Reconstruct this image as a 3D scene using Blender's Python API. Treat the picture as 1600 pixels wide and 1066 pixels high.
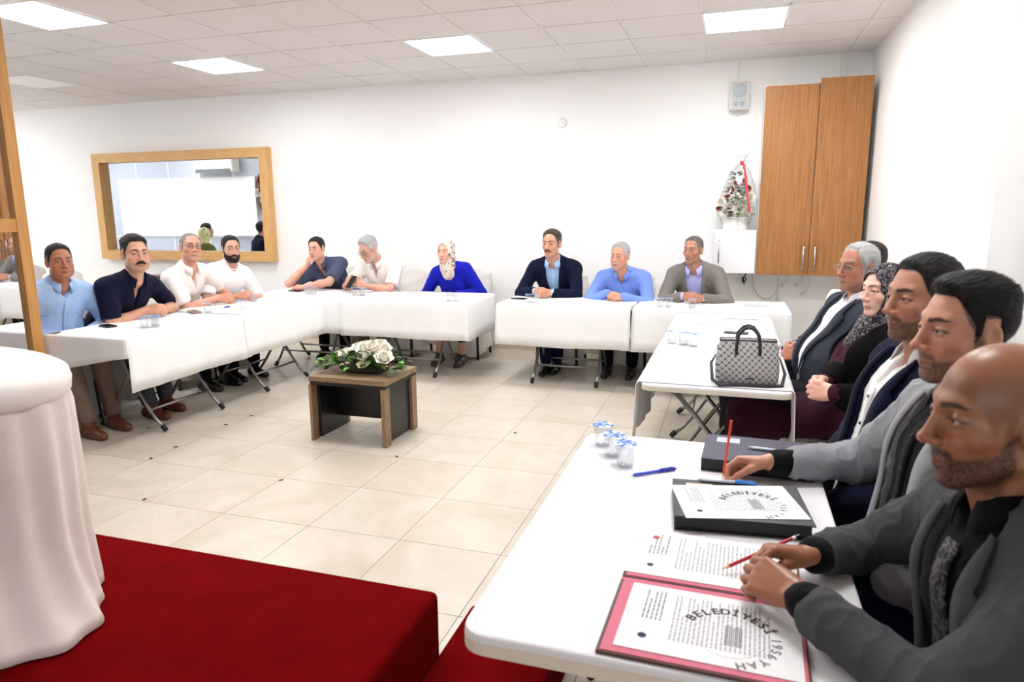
import bpy, bmesh, math, random, time
import numpy as np
from mathutils import Vector, Matrix
for o in list(bpy.data.objects): bpy.data.objects.remove(o)
SC = bpy.context.scene
COL = SC.collection
random.seed(7); np.random.seed(7)
# ------------------------------------------------------------------ camera (solved from the ceiling and floor grids)
CAM_H, FPX, YAW, PITCH, ROLL = 1.5047, 1074.09, .3102, .1830, -.0072
_f = Vector((-math.sin(YAW)*math.cos(PITCH), math.cos(YAW)*math.cos(PITCH), -math.sin(PITCH)))
_r0 = Vector((math.cos(YAW), math.sin(YAW), 0)); _u0 = _r0.cross(_f)
_r = _r0*math.cos(ROLL)+_u0*math.sin(ROLL); _u = _u0*math.cos(ROLL)-_r0*math.sin(ROLL)
cd = bpy.data.cameras.new('camera'); cam = bpy.data.objects.new('camera', cd); COL.objects.link(cam)
cd.sensor_width = 36; cd.lens = 36*FPX/1600; cd.clip_start = .05
cam.matrix_world = Matrix(((_r.x, _u.x, -_f.x, 0), (_r.y, _u.y, -_f.y, 0), (_r.z, _u.z, -_f.z, CAM_H), (0, 0, 0, 1)))
cd.dof.use_dof = True; cd.dof.focus_distance = 5.0; cd.dof.aperture_fstop = 5.6
SC.camera = cam
# ------------------------------------------------------------------ world, exposure
W = bpy.data.worlds.new('world'); SC.world = W; W.use_nodes = True
W.node_tree.nodes['Background'].inputs[0].default_value = (.85, .92, 1, 1); W.node_tree.nodes['Background'].inputs[1].default_value = 1.0
vs = SC.view_settings; vs.view_transform = 'Standard'; vs.look = 'None'; vs.gamma = 1; vs.use_curve_mapping = False; vs.exposure = 0.2
SC.cycles.use_denoising = True; SC.cycles.max_bounces = 8; SC.cycles.diffuse_bounces = 5; SC.cycles.caustics_reflective = False; SC.cycles.caustics_refractive = False
PANEL = 25.0        # luminance of the ceiling LED panels
FILL_GLOW = 2.4      # brightness of the window panes added as fill behind camera and far left
# ------------------------------------------------------------------ helpers
f32 = np.float32
MATS = {}
def new_mat(name):
    m = bpy.data.materials.new(name); m.use_nodes = True
    nt = m.node_tree; b = nt.nodes['Principled BSDF']
    return m, nt, b
def setin(b, k, v):
    if k in b.inputs: b.inputs[k].default_value = v
def rgb(h):
    # sRGB 0-255 -> linear
    return tuple(((c/255)/12.92 if c/255 <= .04045 else ((c/255+.055)/1.055)**2.4) for c in h)
def mat(name, col, rough=.6, metal=0, bump=0, scale=60, var=0, sheen=0, spec=.5, stretch=None, coat=0):
    if name in MATS: return MATS[name]
    m, nt, b = new_mat(name)
    c = rgb(col)
    setin(b, 'Base Color', (*c, 1)); setin(b, 'Roughness', rough); setin(b, 'Metallic', metal)
    setin(b, 'Specular IOR Level', spec); setin(b, 'Sheen Weight', sheen); setin(b, 'Coat Weight', coat)
    if bump or var:
        tc = nt.nodes.new('ShaderNodeTexCoord'); mp = nt.nodes.new('ShaderNodeMapping')
        nz = nt.nodes.new('ShaderNodeTexNoise'); nz.inputs['Scale'].default_value = scale; nz.inputs['Detail'].default_value = 4
        if stretch: mp.inputs['Scale'].default_value = stretch
        nt.links.new(tc.outputs['Object'], mp.inputs['Vector']); nt.links.new(mp.outputs['Vector'], nz.inputs['Vector'])
        if bump:
            bp = nt.nodes.new('ShaderNodeBump'); bp.inputs['Strength'].default_value = bump; bp.inputs['Distance'].default_value = .004
            nt.links.new(nz.outputs['Fac'], bp.inputs['Height']); nt.links.new(bp.outputs['Normal'], b.inputs['Normal'])
        if var:
            mx = nt.nodes.new('ShaderNodeMix'); mx.data_type = 'RGBA'
            mx.inputs[6].default_value = (*[x*(1-var) for x in c], 1); mx.inputs[7].default_value = (*[min(1, x*(1+var)) for x in c], 1)
            nt.links.new(nz.outputs['Fac'], mx.inputs[0]); nt.links.new(mx.outputs[2], b.inputs['Base Color'])
    MATS[name] = m
    return m
def link(o, parent=None, name=None):
    COL.objects.link(o)
    if parent is not None: o.parent = parent
    return o
def meshobj(name, verts, faces, material=None, parent=None, smooth=False, mats=None, fmat=None):
    me = bpy.data.meshes.new(name)
    me.from_pydata([tuple(v) for v in verts], [], [tuple(f) for f in faces])
    if mats:
        for m in mats: me.materials.append(m)
        if fmat is not None: me.polygons.foreach_set('material_index', fmat)
    elif material: me.materials.append(material)
    if smooth: me.polygons.foreach_set('use_smooth', [True]*len(me.polygons))
    me.update()
    o = bpy.data.objects.new(name, me)
    return link(o, parent)
def fastmesh(name, V, Q, material, parent=None, cols=None, smooth=True):
    """numpy quads/tris -> mesh object"""
    me = bpy.data.meshes.new(name)
    nv, nf, k = len(V), len(Q), Q.shape[1]
    me.vertices.add(nv); me.vertices.foreach_set('co', V.astype(f32).ravel())
    me.loops.add(nf*k); me.loops.foreach_set('vertex_index', Q.astype(np.int32).ravel())
    me.polygons.add(nf); me.polygons.foreach_set('loop_start', np.arange(0, nf*k, k, dtype=np.int32))
    try: me.polygons.foreach_set('loop_total', np.full(nf, k, dtype=np.int32))
    except Exception: pass
    if smooth: me.polygons.foreach_set('use_smooth', np.ones(nf, dtype=bool))
    if cols is not None:
        a = me.color_attributes.new('col', 'FLOAT_COLOR', 'POINT')
        c4 = np.ones((nv, 4), f32); c4[:, :3] = cols; a.data.foreach_set('color', c4.ravel())
    me.update(calc_edges=True); me.validate()
    if material: me.materials.append(material)
    o = bpy.data.objects.new(name, me)
    return link(o, parent)
class MB:
    """collects simple shapes into one mesh"""
    def __init__(s): s.v = []; s.f = []
    def add(s, vs, fs):
        n = len(s.v); s.v += [tuple(v) for v in vs]; s.f += [tuple(i+n for i in f) for f in fs]; return s
    def box(s, lo, hi):
        (a, b, c), (d, e, f) = lo, hi
        return s.add([(a,b,c),(d,b,c),(d,e,c),(a,e,c),(a,b,f),(d,b,f),(d,e,f),(a,e,f)],
                     [(0,3,2,1),(4,5,6,7),(0,1,5,4),(1,2,6,5),(2,3,7,6),(3,0,4,7)])
    def cbox(s, c, size, R=None):
        hx, hy, hz = [t/2 for t in size]; vs = []
        for z in (-hz, hz):
            for x, y in ((-hx,-hy),(hx,-hy),(hx,hy),(-hx,hy)):
                p = Vector((x,y,z)); p = (R @ p) if R is not None else p
                vs.append(tuple(p+Vector(c)))
        return s.add(vs, [(0,3,2,1),(4,5,6,7),(0,1,5,4),(1,2,6,5),(2,3,7,6),(3,0,4,7)])
    def tube(s, pts, r, n=8, caps=True):
        pts = [Vector(p) for p in pts]; rs = r if isinstance(r, (list, tuple)) else [r]*len(pts)
        rings = []; up = Vector((0,0,1)); prev = None
        for i, p in enumerate(pts):
            d = (pts[min(i+1, len(pts)-1)]-pts[max(i-1, 0)])
            d = d.normalized() if d.length > 1e-9 else Vector((0,0,1))
            if prev is None:
                a = d.cross(Vector((0,0,1)) if abs(d.z) < .9 else Vector((1,0,0))).normalized()
            else:
                a = (prev-d*prev.dot(d)).normalized()
            prev = a; b = d.cross(a)
            rings.append([p+(a*math.cos(t)+b*math.sin(t))*rs[i] for t in [2*math.pi*k/n for k in range(n)]])
        vs = [v for R in rings for v in R]; fs = []
        for i in range(len(pts)-1):
            for k in range(n):
                fs.append((i*n+k, i*n+(k+1) % n, (i+1)*n+(k+1) % n, (i+1)*n+k))
        if caps:
            fs.append(tuple(range(n))[::-1]); fs.append(tuple((len(pts)-1)*n+k for k in range(n)))
        return s.add(vs, fs)
    def lathe(s, prof, n=20, c=(0,0,0), cap=True):
        vs = []; fs = []
        for (r, z) in prof:
            vs += [(c[0]+r*math.cos(2*math.pi*k/n), c[1]+r*math.sin(2*math.pi*k/n), c[2]+z) for k in range(n)]
        for i in range(len(prof)-1):
            for k in range(n): fs.append((i*n+k, i*n+(k+1) % n, (i+1)*n+(k+1) % n, (i+1)*n+k))
        if cap:
            fs.append(tuple(range(n))[::-1]); fs.append(tuple((len(prof)-1)*n+k for k in range(n)))
        return s.add(vs, fs)
    def prism(s, poly, z0, z1):
        n = len(poly)
        vs = [(x, y, z0) for x, y in poly]+[(x, y, z1) for x, y in poly]
        fs = [tuple(range(n))[::-1], tuple(range(n, 2*n))]+[(i, (i+1) % n, n+(i+1) % n, n+i) for i in range(n)]
        return s.add(vs, fs)
    def ball(s, c, r, nu=10, nv=6):
        rx, ry, rz = r if isinstance(r, (tuple, list)) else (r, r, r)
        vs = [(c[0], c[1], c[2]-rz)]; fs = []
        for j in range(1, nv):
            t = math.pi*j/nv-math.pi/2
            vs += [(c[0]+rx*math.cos(t)*math.cos(2*math.pi*k/nu), c[1]+ry*math.cos(t)*math.sin(2*math.pi*k/nu), c[2]+rz*math.sin(t)) for k in range(nu)]
        vs.append((c[0], c[1], c[2]+rz)); top = len(vs)-1
        for k in range(nu):
            fs.append((0, 1+(k+1) % nu, 1+k)); fs.append((top, top-nu+k, top-nu+(k+1) % nu))
        for j in range(nv-2):
            for k in range(nu):
                a = 1+j*nu
                fs.append((a+k, a+(k+1) % nu, a+nu+(k+1) % nu, a+nu+k))
        return s.add(vs, fs)
    def build(s, name, material, parent=None, smooth=False, bevel=0, seg=2):
        o = meshobj(name, s.v, s.f, material, parent, smooth)
        if bevel:
            m = o.modifiers.new('bevel', 'BEVEL'); m.width = bevel; m.segments = seg; m.limit_method = 'ANGLE'
        return o
def autosmooth(o, ang=40):
    me = o.data
    me.polygons.foreach_set('use_smooth', [True]*len(me.polygons))
    bm = bmesh.new(); bm.from_mesh(me)
    for e in bm.edges:
        if len(e.link_faces) == 2 and e.calc_face_angle(0) > math.radians(ang): e.smooth = False
    bm.to_mesh(me); bm.free()
    return o
def empty(name, loc, rz=0):
    o = bpy.data.objects.new(name, None); o.empty_display_size = .1
    o.location = loc; o.rotation_euler = (0, 0, rz)
    return link(o)
def tag(o, label, cat, group=None):
    o['label'] = label; o['category'] = cat
    if group: o['group'] = group
    return o
def struct(o): o['kind'] = 'structure'; return o
def copy_tree(o, parent=None):
    c = o.copy(); COL.objects.link(c); c.parent = parent
    for ch in list(o.children): copy_tree(ch, c)
    return c
# ------------------------------------------------------------------ signed distance fields -> meshes
def ln(P): return np.sqrt(np.einsum('ij,ij->i', P, P))
def s_ell(Q, c, r):
    r = np.array(r, f32); p = (Q-np.array(c, f32))/r
    k0 = ln(p); k1 = ln(p/r)
    return k0*(k0-1)/(k1+1e-6)
def s_cap(Q, a, b, ra, rb):
    a = np.array(a, f32); b = np.array(b, f32); ba = b-a
    t = np.clip(((Q-a)@ba)/(ba@ba+1e-12), 0, 1)
    return ln(Q-a-t[:, None]*ba)-(ra+(rb-ra)*t)
def su(a, b, k):
    h = np.maximum(k-np.abs(a-b), 0)/k
    return np.minimum(a, b)-h*h*k*.25
def ss(a, b, k):
    h = np.maximum(k-np.abs(a+b), 0)/k
    return np.maximum(a, -b)+h*h*k*.25
def sstep(x, a, b):
    t = np.clip((x-a)/(b-a), 0, 1); return t*t*(3-2*t)
class Field:
    def __init__(s): s.ops = []; s.post = None
    def add(s, fn, lo, hi, k=.01, op='u', m=.045):
        s.ops.append((fn, np.array(lo, f32)-m, np.array(hi, f32)+m, k, op)); return s
    def cap(s, a, b, ra, rb=None, k=.01, op='u', sq=None):
        rb = ra if rb is None else rb
        a = np.array(a, f32); b = np.array(b, f32); r = max(ra, rb)
        return s.add(lambda P: s_cap(P, a, b, ra, rb), np.minimum(a, b)-r, np.maximum(a, b)+r, k, op)
    def ell(s, c, r, R=None, k=.01, op='u'):
        c = np.array(c, f32); m = max(r)
        if R is None: fn = lambda P: s_ell(P, c, r)
        else:
            R = np.array(R, f32)      # columns = local axes in world
            fn = lambda P: s_ell((P-c)@R, (0, 0, 0), r)
        return s.add(fn, c-m, c+m, k, op)
    def bounds(s):
        lo = np.min([o[1] for o in s.ops if o[4] == 'u'], 0); hi = np.max([o[2] for o in s.ops if o[4] == 'u'], 0)
        return lo, hi
    def __call__(s, P):
        d = np.full(len(P), 1.0, f32)
        X, Y, Z = [np.ascontiguousarray(P[:, i]) for i in range(3)]
        for fn, lo, hi, k, op in s.ops:
            m = X > lo[0]; m &= X < hi[0]
            i = np.flatnonzero(m)
            if not len(i): continue
            y = Y[i]; i = i[(y > lo[1]) & (y < hi[1])]
            if not len(i): continue
            z = Z[i]; i = i[(z > lo[2]) & (z < hi[2])]
            if not len(i): continue
            e = fn(P[i]); a = d[i]
            if op == 'u': d[i] = su(a, e, k) if k > 0 else np.minimum(a, e)
            elif op == 's': d[i] = ss(a, e, k) if k > 0 else np.maximum(a, -e)
            else: d[i] = a+e       # displacement
        return d
def polygonize(F, h, lo=None, hi=None):
    l, u = F.bounds() if lo is None else (np.array(lo, f32), np.array(hi, f32))
    nb = np.ceil((u-l)/(3*h)).astype(int)+1
    ax = [l[i]+(np.arange(nb[i])*3+1)*h for i in range(3)]
    G = np.stack(np.meshgrid(*ax, indexing='ij'), -1).reshape(-1, 3).astype(f32)
    dc = F(G).reshape(nb)
    act = np.abs(dc) < 3.6*h
    n = nb*3
    D = np.where(dc < 0, f32(-1), f32(1)).repeat(3, 0).repeat(3, 1).repeat(3, 2)
    I = np.stack(np.nonzero(act), 1)
    off = np.stack(np.meshgrid(*[np.arange(3)]*3, indexing='ij'), -1).reshape(-1, 3)
    I = (I[:, None, :]*3+off[None]).reshape(-1, 3)
    D[I[:, 0], I[:, 1], I[:, 2]] = F((l+I*h).astype(f32))
    B = D < 0
    cnt = np.zeros(n-1, np.int8)
    for a in (0, 1):
        for b in (0, 1):
            for c in (0, 1):
                cnt += B[a:n[0]-1+a, b:n[1]-1+b, c:n[2]-1+c]
    C = np.stack(np.nonzero((cnt > 0) & (cnt < 8)), 1)
    cid = np.full(n-1, -1, np.int32); cid[C[:, 0], C[:, 1], C[:, 2]] = np.arange(len(C))
    corners = np.array([(a, b, c) for a in (0, 1) for b in (0, 1) for c in (0, 1)])
    val = np.stack([D[C[:, 0]+a, C[:, 1]+b, C[:, 2]+c] for a, b, c in corners], 1)
    acc = np.zeros((len(C), 3), f32); w = np.zeros(len(C), f32)
    for i in range(8):
        for j in range(i+1, 8):
            if np.abs(corners[i]-corners[j]).sum() != 1: continue
            va, vb = val[:, i], val[:, j]; m = (va < 0) != (vb < 0)
            t = np.where(m, va/np.where(m, va-vb, 1), 0)
            p = corners[i]+t[:, None]*(corners[j]-corners[i])
            acc += p*m[:, None]; w += m
    V = l+(C+acc/np.maximum(w, 1)[:, None])*h
    quads = []
    for axis in range(3):
        sl0 = [slice(1, n[i]-1) for i in range(3)]; sl1 = list(sl0)
        sl0[axis] = slice(0, n[axis]-1); sl1[axis] = slice(1, n[axis])
        b0 = B[tuple(sl0)]; b1 = B[tuple(sl1)]
        E = np.stack(np.nonzero(b0 != b1), 1)
        if not len(E): continue
        flip = b0[E[:, 0], E[:, 1], E[:, 2]]
        base = E+1; base[:, axis] -= 1
        u_, v_ = (axis+1) % 3, (axis+2) % 3
        def cell(du, dv):
            q = base.copy(); q[:, u_] -= du; q[:, v_] -= dv
            return cid[q[:, 0], q[:, 1], q[:, 2]]
        q = np.stack([cell(1, 1), cell(0, 1), cell(0, 0), cell(1, 0)], 1)
        q[~flip] = q[~flip][:, ::-1]
        quads.append(q)
    Q = np.concatenate(quads); Q = Q[(Q >= 0).all(1)]
    return V.astype(f32), Q
def relax(V, Q, it=1, lam=.5):
    for _ in range(it):
        A = np.zeros_like(V); c = np.zeros(len(V), f32)
        for i in range(4):
            j = (i+1) % 4
            for a, b in ((i, j), (j, i)):
                for k in range(3): A[:, k] += np.bincount(Q[:, a], V[Q[:, b], k], len(V)).astype(f32)
                c += np.bincount(Q[:, a], minlength=len(V)).astype(f32)
        V = V+lam*(A/np.maximum(c, 1)[:, None]-V)
    return V
def cluster(V, Q, coarse, size):
    """merge vertices flagged coarse onto a grid of given size (hidden regions)"""
    key = np.arange(len(V)).astype(np.int64)
    g = np.floor(V[coarse]/size).astype(np.int64)+2000
    kk = (g[:, 0]*4000+g[:, 1])*4000+g[:, 2]
    key[coarse] = kk+len(V)
    uq, inv = np.unique(key, return_inverse=True)
    nV = np.zeros((len(uq), 3), f32); c = np.bincount(inv)
    for k in range(3): nV[:, k] = np.bincount(inv, V[:, k])/c
    q = inv[Q]
    T = np.concatenate([q[:, [0, 1, 2]], q[:, [0, 2, 3]]])
    ok = (T[:, 0] != T[:, 1]) & (T[:, 1] != T[:, 2]) & (T[:, 2] != T[:, 0])
    return nV, T[ok]
def nz3(P, s, seed=0.):
    """cheap smooth noise -1..1"""
    x, y, z = (P*s).T+seed
    return (np.sin(x*1.7+1.3*np.sin(y*1.1+z*.7))+np.sin(y*1.9+1.7*np.sin(z*1.3+x*.6))+np.sin(z*1.6+1.5*np.sin(x*1.2-y*.8)))/3
# ------------------------------------------------------------------ room shell
XR, YB, ZC, XL, YR = 1.135, 7.27, 2.931, -12.8, -3.2
wallm = mat('wall_paint', (246, 245, 243), .75, 0, .06, 90, .015)
ceilm = mat('ceiling_slab', (150, 148, 146), .9)
def wallbox(name, lo, hi, m=None): return struct(MB().box(lo, hi).build(name, m or wallm))
wallbox('wall_back', (XL-.2, YB, -.02), (XR+.2, YB+.15, ZC+.05))
wallbox('wall_right', (XR, YR-.15, -.02), (XR+.15, YB, ZC+.05))
wallbox('wall_left', (XL-.15, YR, -.02), (XL, YB, ZC+.05))
wallbox('wall_column', (1.0, 3.31, 0), (XR, 4.0, ZC))
partm = mat('partition_paint', (186, 192, 206), .35, 0, .02, 40)
wallbox('wall_partition', (XL, 3.0, 0), (-4.4, 3.26, ZC), partm)
# rear wall with three wide window openings, unseen, added as soft fill light
rw = MB()
FILL_WIN = [(-4.0, -2.4), (-2.0, -.4), (-.1, .95)]
xs = [XL]+[v for w in FILL_WIN for v in w]+[XR]
for i in range(0, len(xs), 2): rw.box((xs[i], YR-.15, 0), (xs[i+1], YR, ZC))
for a, b in FILL_WIN: rw.box((a, YR-.15, 0), (b, YR, .9)); rw.box((a, YR-.15, 2.5), (b, YR, ZC))
struct(rw.build('wall_rear', wallm))
glow, nt, b_ = new_mat('daylight_glass'); setin(b_, 'Base Color', (.9, .95, 1, 1)); setin(b_, 'Emission Color', (.90, .95, 1, 1)); setin(b_, 'Emission Strength', FILL_GLOW)
framem = mat('window_frame_white', (235, 235, 235), .4)
for i, (a, b) in enumerate(FILL_WIN):
    w = struct(MB().box((a, YR-.09, .9), (b, YR-.08, 2.5)).build('window_%d' % (i+1), glow))
    fr = MB()
    for x in (a, (a+b)/2-.025, b-.05): fr.box((x, YR-.08, .9), (x+.05, YR-.03, 2.5))
    for z in (.9, 2.45): fr.box((a, YR-.08, z), (b, YR-.03, z+.05))
    fr.build('window_frame', framem, w)
wl = struct(MB().box((XL+.002, 4.0, .9), (XL+.02, 6.6, 2.5)).build('window_4', glow))  # unseen left opening, added to brighten the left wall and mirror
fr = MB()
for y in (4.0, 5.27, 6.55): fr.box((XL+.02, y, .9), (XL+.05, y+.05, 2.5))
fr.build('window_frame', framem, wl)
# floor: slab + single tiles
def marble(name, col, rough, spec, sc1=2.2):
    m, nt, b = new_mat(name); c = rgb(col)
    geo = nt.nodes.new('ShaderNodeNewGeometry'); oi = nt.nodes.new('ShaderNodeObjectInfo')
    ad = nt.nodes.new('ShaderNodeVectorMath'); ad.operation = 'ADD'; sc_ = nt.nodes.new('ShaderNodeVectorMath'); sc_.operation = 'SCALE'
    cb = nt.nodes.new('ShaderNodeCombineXYZ')
    for i in range(3): nt.links.new(oi.outputs['Random'], cb.inputs[i])
    nt.links.new(cb.outputs[0], sc_.inputs[0]); sc_.inputs['Scale'].default_value = 40
    nt.links.new(geo.outputs['Position'], ad.inputs[0]); nt.links.new(sc_.outputs[0], ad.inputs[1])
    nz = nt.nodes.new('ShaderNodeTexNoise'); nz.inputs['Scale'].default_value = sc1; nz.inputs['Detail'].default_value = 8; nz.inputs['Roughness'].default_value = .65; nz.inputs['Distortion'].default_value = .8
    nt.links.new(ad.outputs[0], nz.inputs['Vector'])
    cr = nt.nodes.new('ShaderNodeValToRGB'); e = cr.color_ramp.elements
    e[0].position = .33; e[0].color = (c[0]*.86, c[1]*.84, c[2]*.79, 1); e[1].position = .66; e[1].color = (*[min(1, x*1.03) for x in c], 1)
    nt.links.new(nz.outputs['Fac'], cr.inputs[0]); nt.links.new(cr.outputs[0], b.inputs['Base Color'])
    setin(b, 'Roughness', rough); setin(b, 'Specular IOR Level', spec)
    return m
tilem = marble('floor_tile', (205, 196, 183), .30, .40)
grout = mat('floor_grout', (120, 108, 96), .9)
floor = struct(MB().box((XL, YR, -.10), (XR, YB, -.003)).build('floor', marble('floor_far_tile', (214, 205, 192), .3, .4)))
struct(floor)
gr = MB().box((-7.97, 1.68, -.02), (XR, YB, -.002)).build('grout', grout, floor)
FT, FX, FY = .5013, -1.9293, 2.7039
tme = {}
for i in range(-12, 7):
    for j in range(-2, 10):
        x0, y0 = FX+i*FT, FY+j*FT; x1, y1 = min(x0+FT, XR+.0015), min(y0+FT, YB+.0015); x0 = max(x0, -7.97)
        if x1-x0 < .03 or y1-y0 < .03: continue
        key = (round(x1-x0, 3), round(y1-y0, 3)); g = .0013
        if key not in tme:
            me = MB().box((g, g, -.006), (key[0]-g, key[1]-g, 0)).build('floor_tile', tilem, floor, bevel=0); tme[key] = me; o = me
        else: o = tme[key].copy(); COL.objects.link(o)
        o.location = (x0, y0, 0)
# ceiling: tees, tiles, LED panels
CX, CY, CT = -.3016, 5.5012, .6
ceil = struct(MB().box((XL, YR, ZC+.03), (XR, YB, ZC+.12)).build('ceiling', ceilm))
ctile = mat('ceiling_tile', (226, 221, 218), .9, 0, .25, 220, .03)
tee = mat('ceiling_tee', (232, 230, 228), .5)
LIT = {(-12, -3), (-16, -3), (-16, 0), (-20, -2), (0, 0), (-4, 0), (-8, 0), (-8, -3), (-4, -3), (0, -3), (-4, -6), (0, -6), (-8, -6), (-12, -6)}  # far left panels are unseen, added to brighten the mirror and side room
DIM = {(-12, 0)}
GI = range(-16, 3); GJ = range(-4, 3)
xl = [CX+i*CT for i in range(-16, 3)]; yl = [CY+j*CT for j in range(-4, 3)]
ymin = CY-4*CT
for x in xl: MB().box((x-.011, ymin, ZC+.004), (x+.011, YB, ZC+.028)).build('ceiling_tee', tee, ceil)
for y in yl: MB().box((xl[0], y-.011, ZC+.004), (XR, y+.011, ZC+.028)).build('ceiling_tee', tee, ceil)
MB().box((XL, YB-.02, ZC-.004), (XR, YB, ZC+.028)).build('edge_trim', tee, ceil)
MB().box((XR-.02, ymin, ZC-.004), (XR, YB-.02, ZC+.028)).build('edge_trim', tee, ceil)
tcache = {}
for i in GI:
    for j in GJ:
        if (i, j) in LIT or (i, j) in DIM: continue
        x0, y0 = CX+i*CT, CY+j*CT; x1, y1 = min(x0+CT, XR), min(y0+CT, YB)
        if x1-x0 < .05 or y1-y0 < .05: continue
        key = (round(x1-x0, 3), round(y1-y0, 3)); g = .010
        if key not in tcache:
            o = MB().box((g, g, 0), (key[0]-g, key[1]-g, .02)).build('ceiling_tile', ctile, ceil); tcache[key] = o
        else: o = tcache[key].copy(); COL.objects.link(o)
        o.location = (x0, y0, ZC-.002+random.uniform(-.0015, .0015))
# the rest of the ceiling (behind the camera and far left), one plain field with its panels let in below
fm = MB(); fm.box((XL, YR, ZC), (XR, ymin, ZC+.02)); fm.box((XL, ymin, ZC), (xl[0], YB, ZC+.02))
fo = fm.build('ceiling_field', ctile, ceil)
led, nt, b_ = new_mat('led_panel'); setin(b_, 'Base Color', (.9, .9, .9, 1)); setin(b_, 'Emission Color', (.985, .99, 1, 1)); setin(b_, 'Emission Strength', PANEL)
dimm = mat('led_panel_off', (244, 242, 238), .4)
lf = mat('led_frame', (240, 240, 240), .4)
for (i, j) in sorted(LIT | DIM):
    x0, y0 = CX+i*CT, CY+j*CT
    t = empty('ceiling_light', (x0+.3, y0+.3, ZC-.012))
    where = {(0, 0): 'lit square LED panel in the ceiling near the wooden wall cabinet', (-4, 0): 'lit square LED panel in the ceiling midway along the back wall', (-8, 0): 'lit square LED panel in the ceiling in front of the framed wall mirror',
             (-8, -3): 'lit square LED panel in the ceiling beside the mirrored partition', (-12, 0): 'unlit square LED panel in the ceiling beyond the framed wall mirror'}.get((i, j))
    tag(t, where or 'lit square LED panel in the ceiling over the stage and side rooms', 'ceiling light', 'ceiling LED panels')
    d = MB().box((-.285, -.285, .004), (.285, .285, .010)).build('diffuser', led if (i, j) in LIT else dimm, t)
    fr = MB()
    for a in ((-.298, -.298, .298, -.285), (-.298, .285, .298, .298), (-.298, -.285, -.285, .285), (.285, -.285, .298, .285)):
        fr.box((a[0], a[1], 0), (a[2], a[3], .014))
    fr.build('frame', lf, t)
# skirting
skm = mat('skirting_tile', (200, 186, 168), .4, 0, .05, 40, .06)
struct(MB().box((XL, YB-.012, 0), (XR-.012, YB, .075)).build('baseboard_back', skm))
struct(MB().box((XR-.012, 4.0, 0), (XR, YB, .075)).build('baseboard_right', skm))
# cable trunking on the wall
trk = mat('trunking', (238, 237, 234), .5)
struct(MB().box((-.045, YB-.016, 2.74), (-.018, YB, ZC)).build('trim_1', trk))
struct(MB().box((.855, YB-.03, 2.66), (.895, YB, ZC)).build('trim_2', trk))
# stage
carpet, nt, b_ = new_mat('red_carpet')
tc = nt.nodes.new('ShaderNodeTexCoord'); n1 = nt.nodes.new('ShaderNodeTexNoise'); n1.inputs['Scale'].default_value = 260; n1.inputs['Detail'].default_value = 3
n2 = nt.nodes.new('ShaderNodeTexNoise'); n2.inputs['Scale'].default_value = 9; n2.inputs['Detail'].default_value = 4
nt.links.new(tc.outputs['Object'], n1.inputs['Vector']); nt.links.new(tc.outputs['Object'], n2.inputs['Vector'])
ml = nt.nodes.new('ShaderNodeMix'); ml.data_type = 'RGBA'; ml.inputs[6].default_value = (*rgb((74, 2, 4)), 1); ml.inputs[7].default_value = (*rgb((138, 5, 8)), 1)
av = nt.nodes.new('ShaderNodeMath'); av.operation = 'ADD'; nt.links.new(n1.outputs['Fac'], av.inputs[0]); nt.links.new(n2.outputs['Fac'], av.inputs[1])
hf = nt.nodes.new('ShaderNodeMath'); hf.operation = 'MULTIPLY'; hf.inputs[1].default_value = .5; nt.links.new(av.outputs[0], hf.inputs[0])
nt.links.new(hf.outputs[0], ml.inputs[0]); nt.links.new(ml.outputs[2], b_.inputs['Base Color'])
bp = nt.nodes.new('ShaderNodeBump'); bp.inputs['Strength'].default_value = .9; bp.inputs['Distance'].default_value = .006
nt.links.new(n1.outputs['Fac'], bp.inputs['Height']); nt.links.new(bp.outputs['Normal'], b_.inputs['Normal']); setin(b_, 'Roughness', .95); setin(b_, 'Sheen Weight', .0); setin(b_, 'Specular IOR Level', .03)
SZ, SY, SX = .36, 1.79, -.815
st = struct(MB().box((-4.4, YR, 0), (SX, SY, SZ)).build('floor_stage', carpet, None, bevel=.022, seg=4))
sp = struct(MB().box((SX, -.6, 0), (-.46, 2.06, .16)).build('floor_stage_step', carpet, None, bevel=.018, seg=4))
sp2 = struct(MB().box((-4.4, SY, 0), (SX, 2.06, .16)).build('floor_stage_ledge', carpet, None, bevel=.018, seg=4)) if 0 else None
# ------------------------------------------------------------------ wood
def wood(name, c1, c2, scale=(1, 1, .08), rough=.45, sc=28, axis='Z'):
    m, nt, b = new_mat(name)
    tc = nt.nodes.new('ShaderNodeTexCoord'); mp = nt.nodes.new('ShaderNodeMapping'); mp.inputs['Scale'].default_value = scale
    nz = nt.nodes.new('ShaderNodeTexNoise'); nz.inputs['Scale'].default_value = sc; nz.inputs['Detail'].default_value = 6; nz.inputs['Roughness'].default_value = .7
    nt.links.new(tc.outputs['Object'], mp.inputs['Vector']); nt.links.new(mp.outputs['Vector'], nz.inputs['Vector'])
    cr = nt.nodes.new('ShaderNodeValToRGB'); e = cr.color_ramp.elements; e[0].position = .32; e[0].color = (*rgb(c1), 1); e[1].position = .66; e[1].color = (*rgb(c2), 1)
    nt.links.new(nz.outputs['Fac'], cr.inputs[0]); nt.links.new(cr.outputs[0], b.inputs['Base Color']); setin(b, 'Roughness', rough); setin(b, 'Specular IOR Level', .35)
    MATS[name] = m; return m
oak = wood('cabinet_veneer', (142, 92, 48), (182, 128, 76), (6, 6, .12), .42, 22)
beech_x = wood('mirror_frame_wood', (205, 158, 96), (226, 182, 122), (.5, 3, 3), .4, 14)
beech_z = wood('mirror_stile_wood', (205, 158, 96), (226, 182, 122), (3, 3, .5), .4, 14)
walnut = wood('coffee_walnut', (106, 84, 62), (160, 134, 104), (.6, 5, 5), .5, 14)
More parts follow.
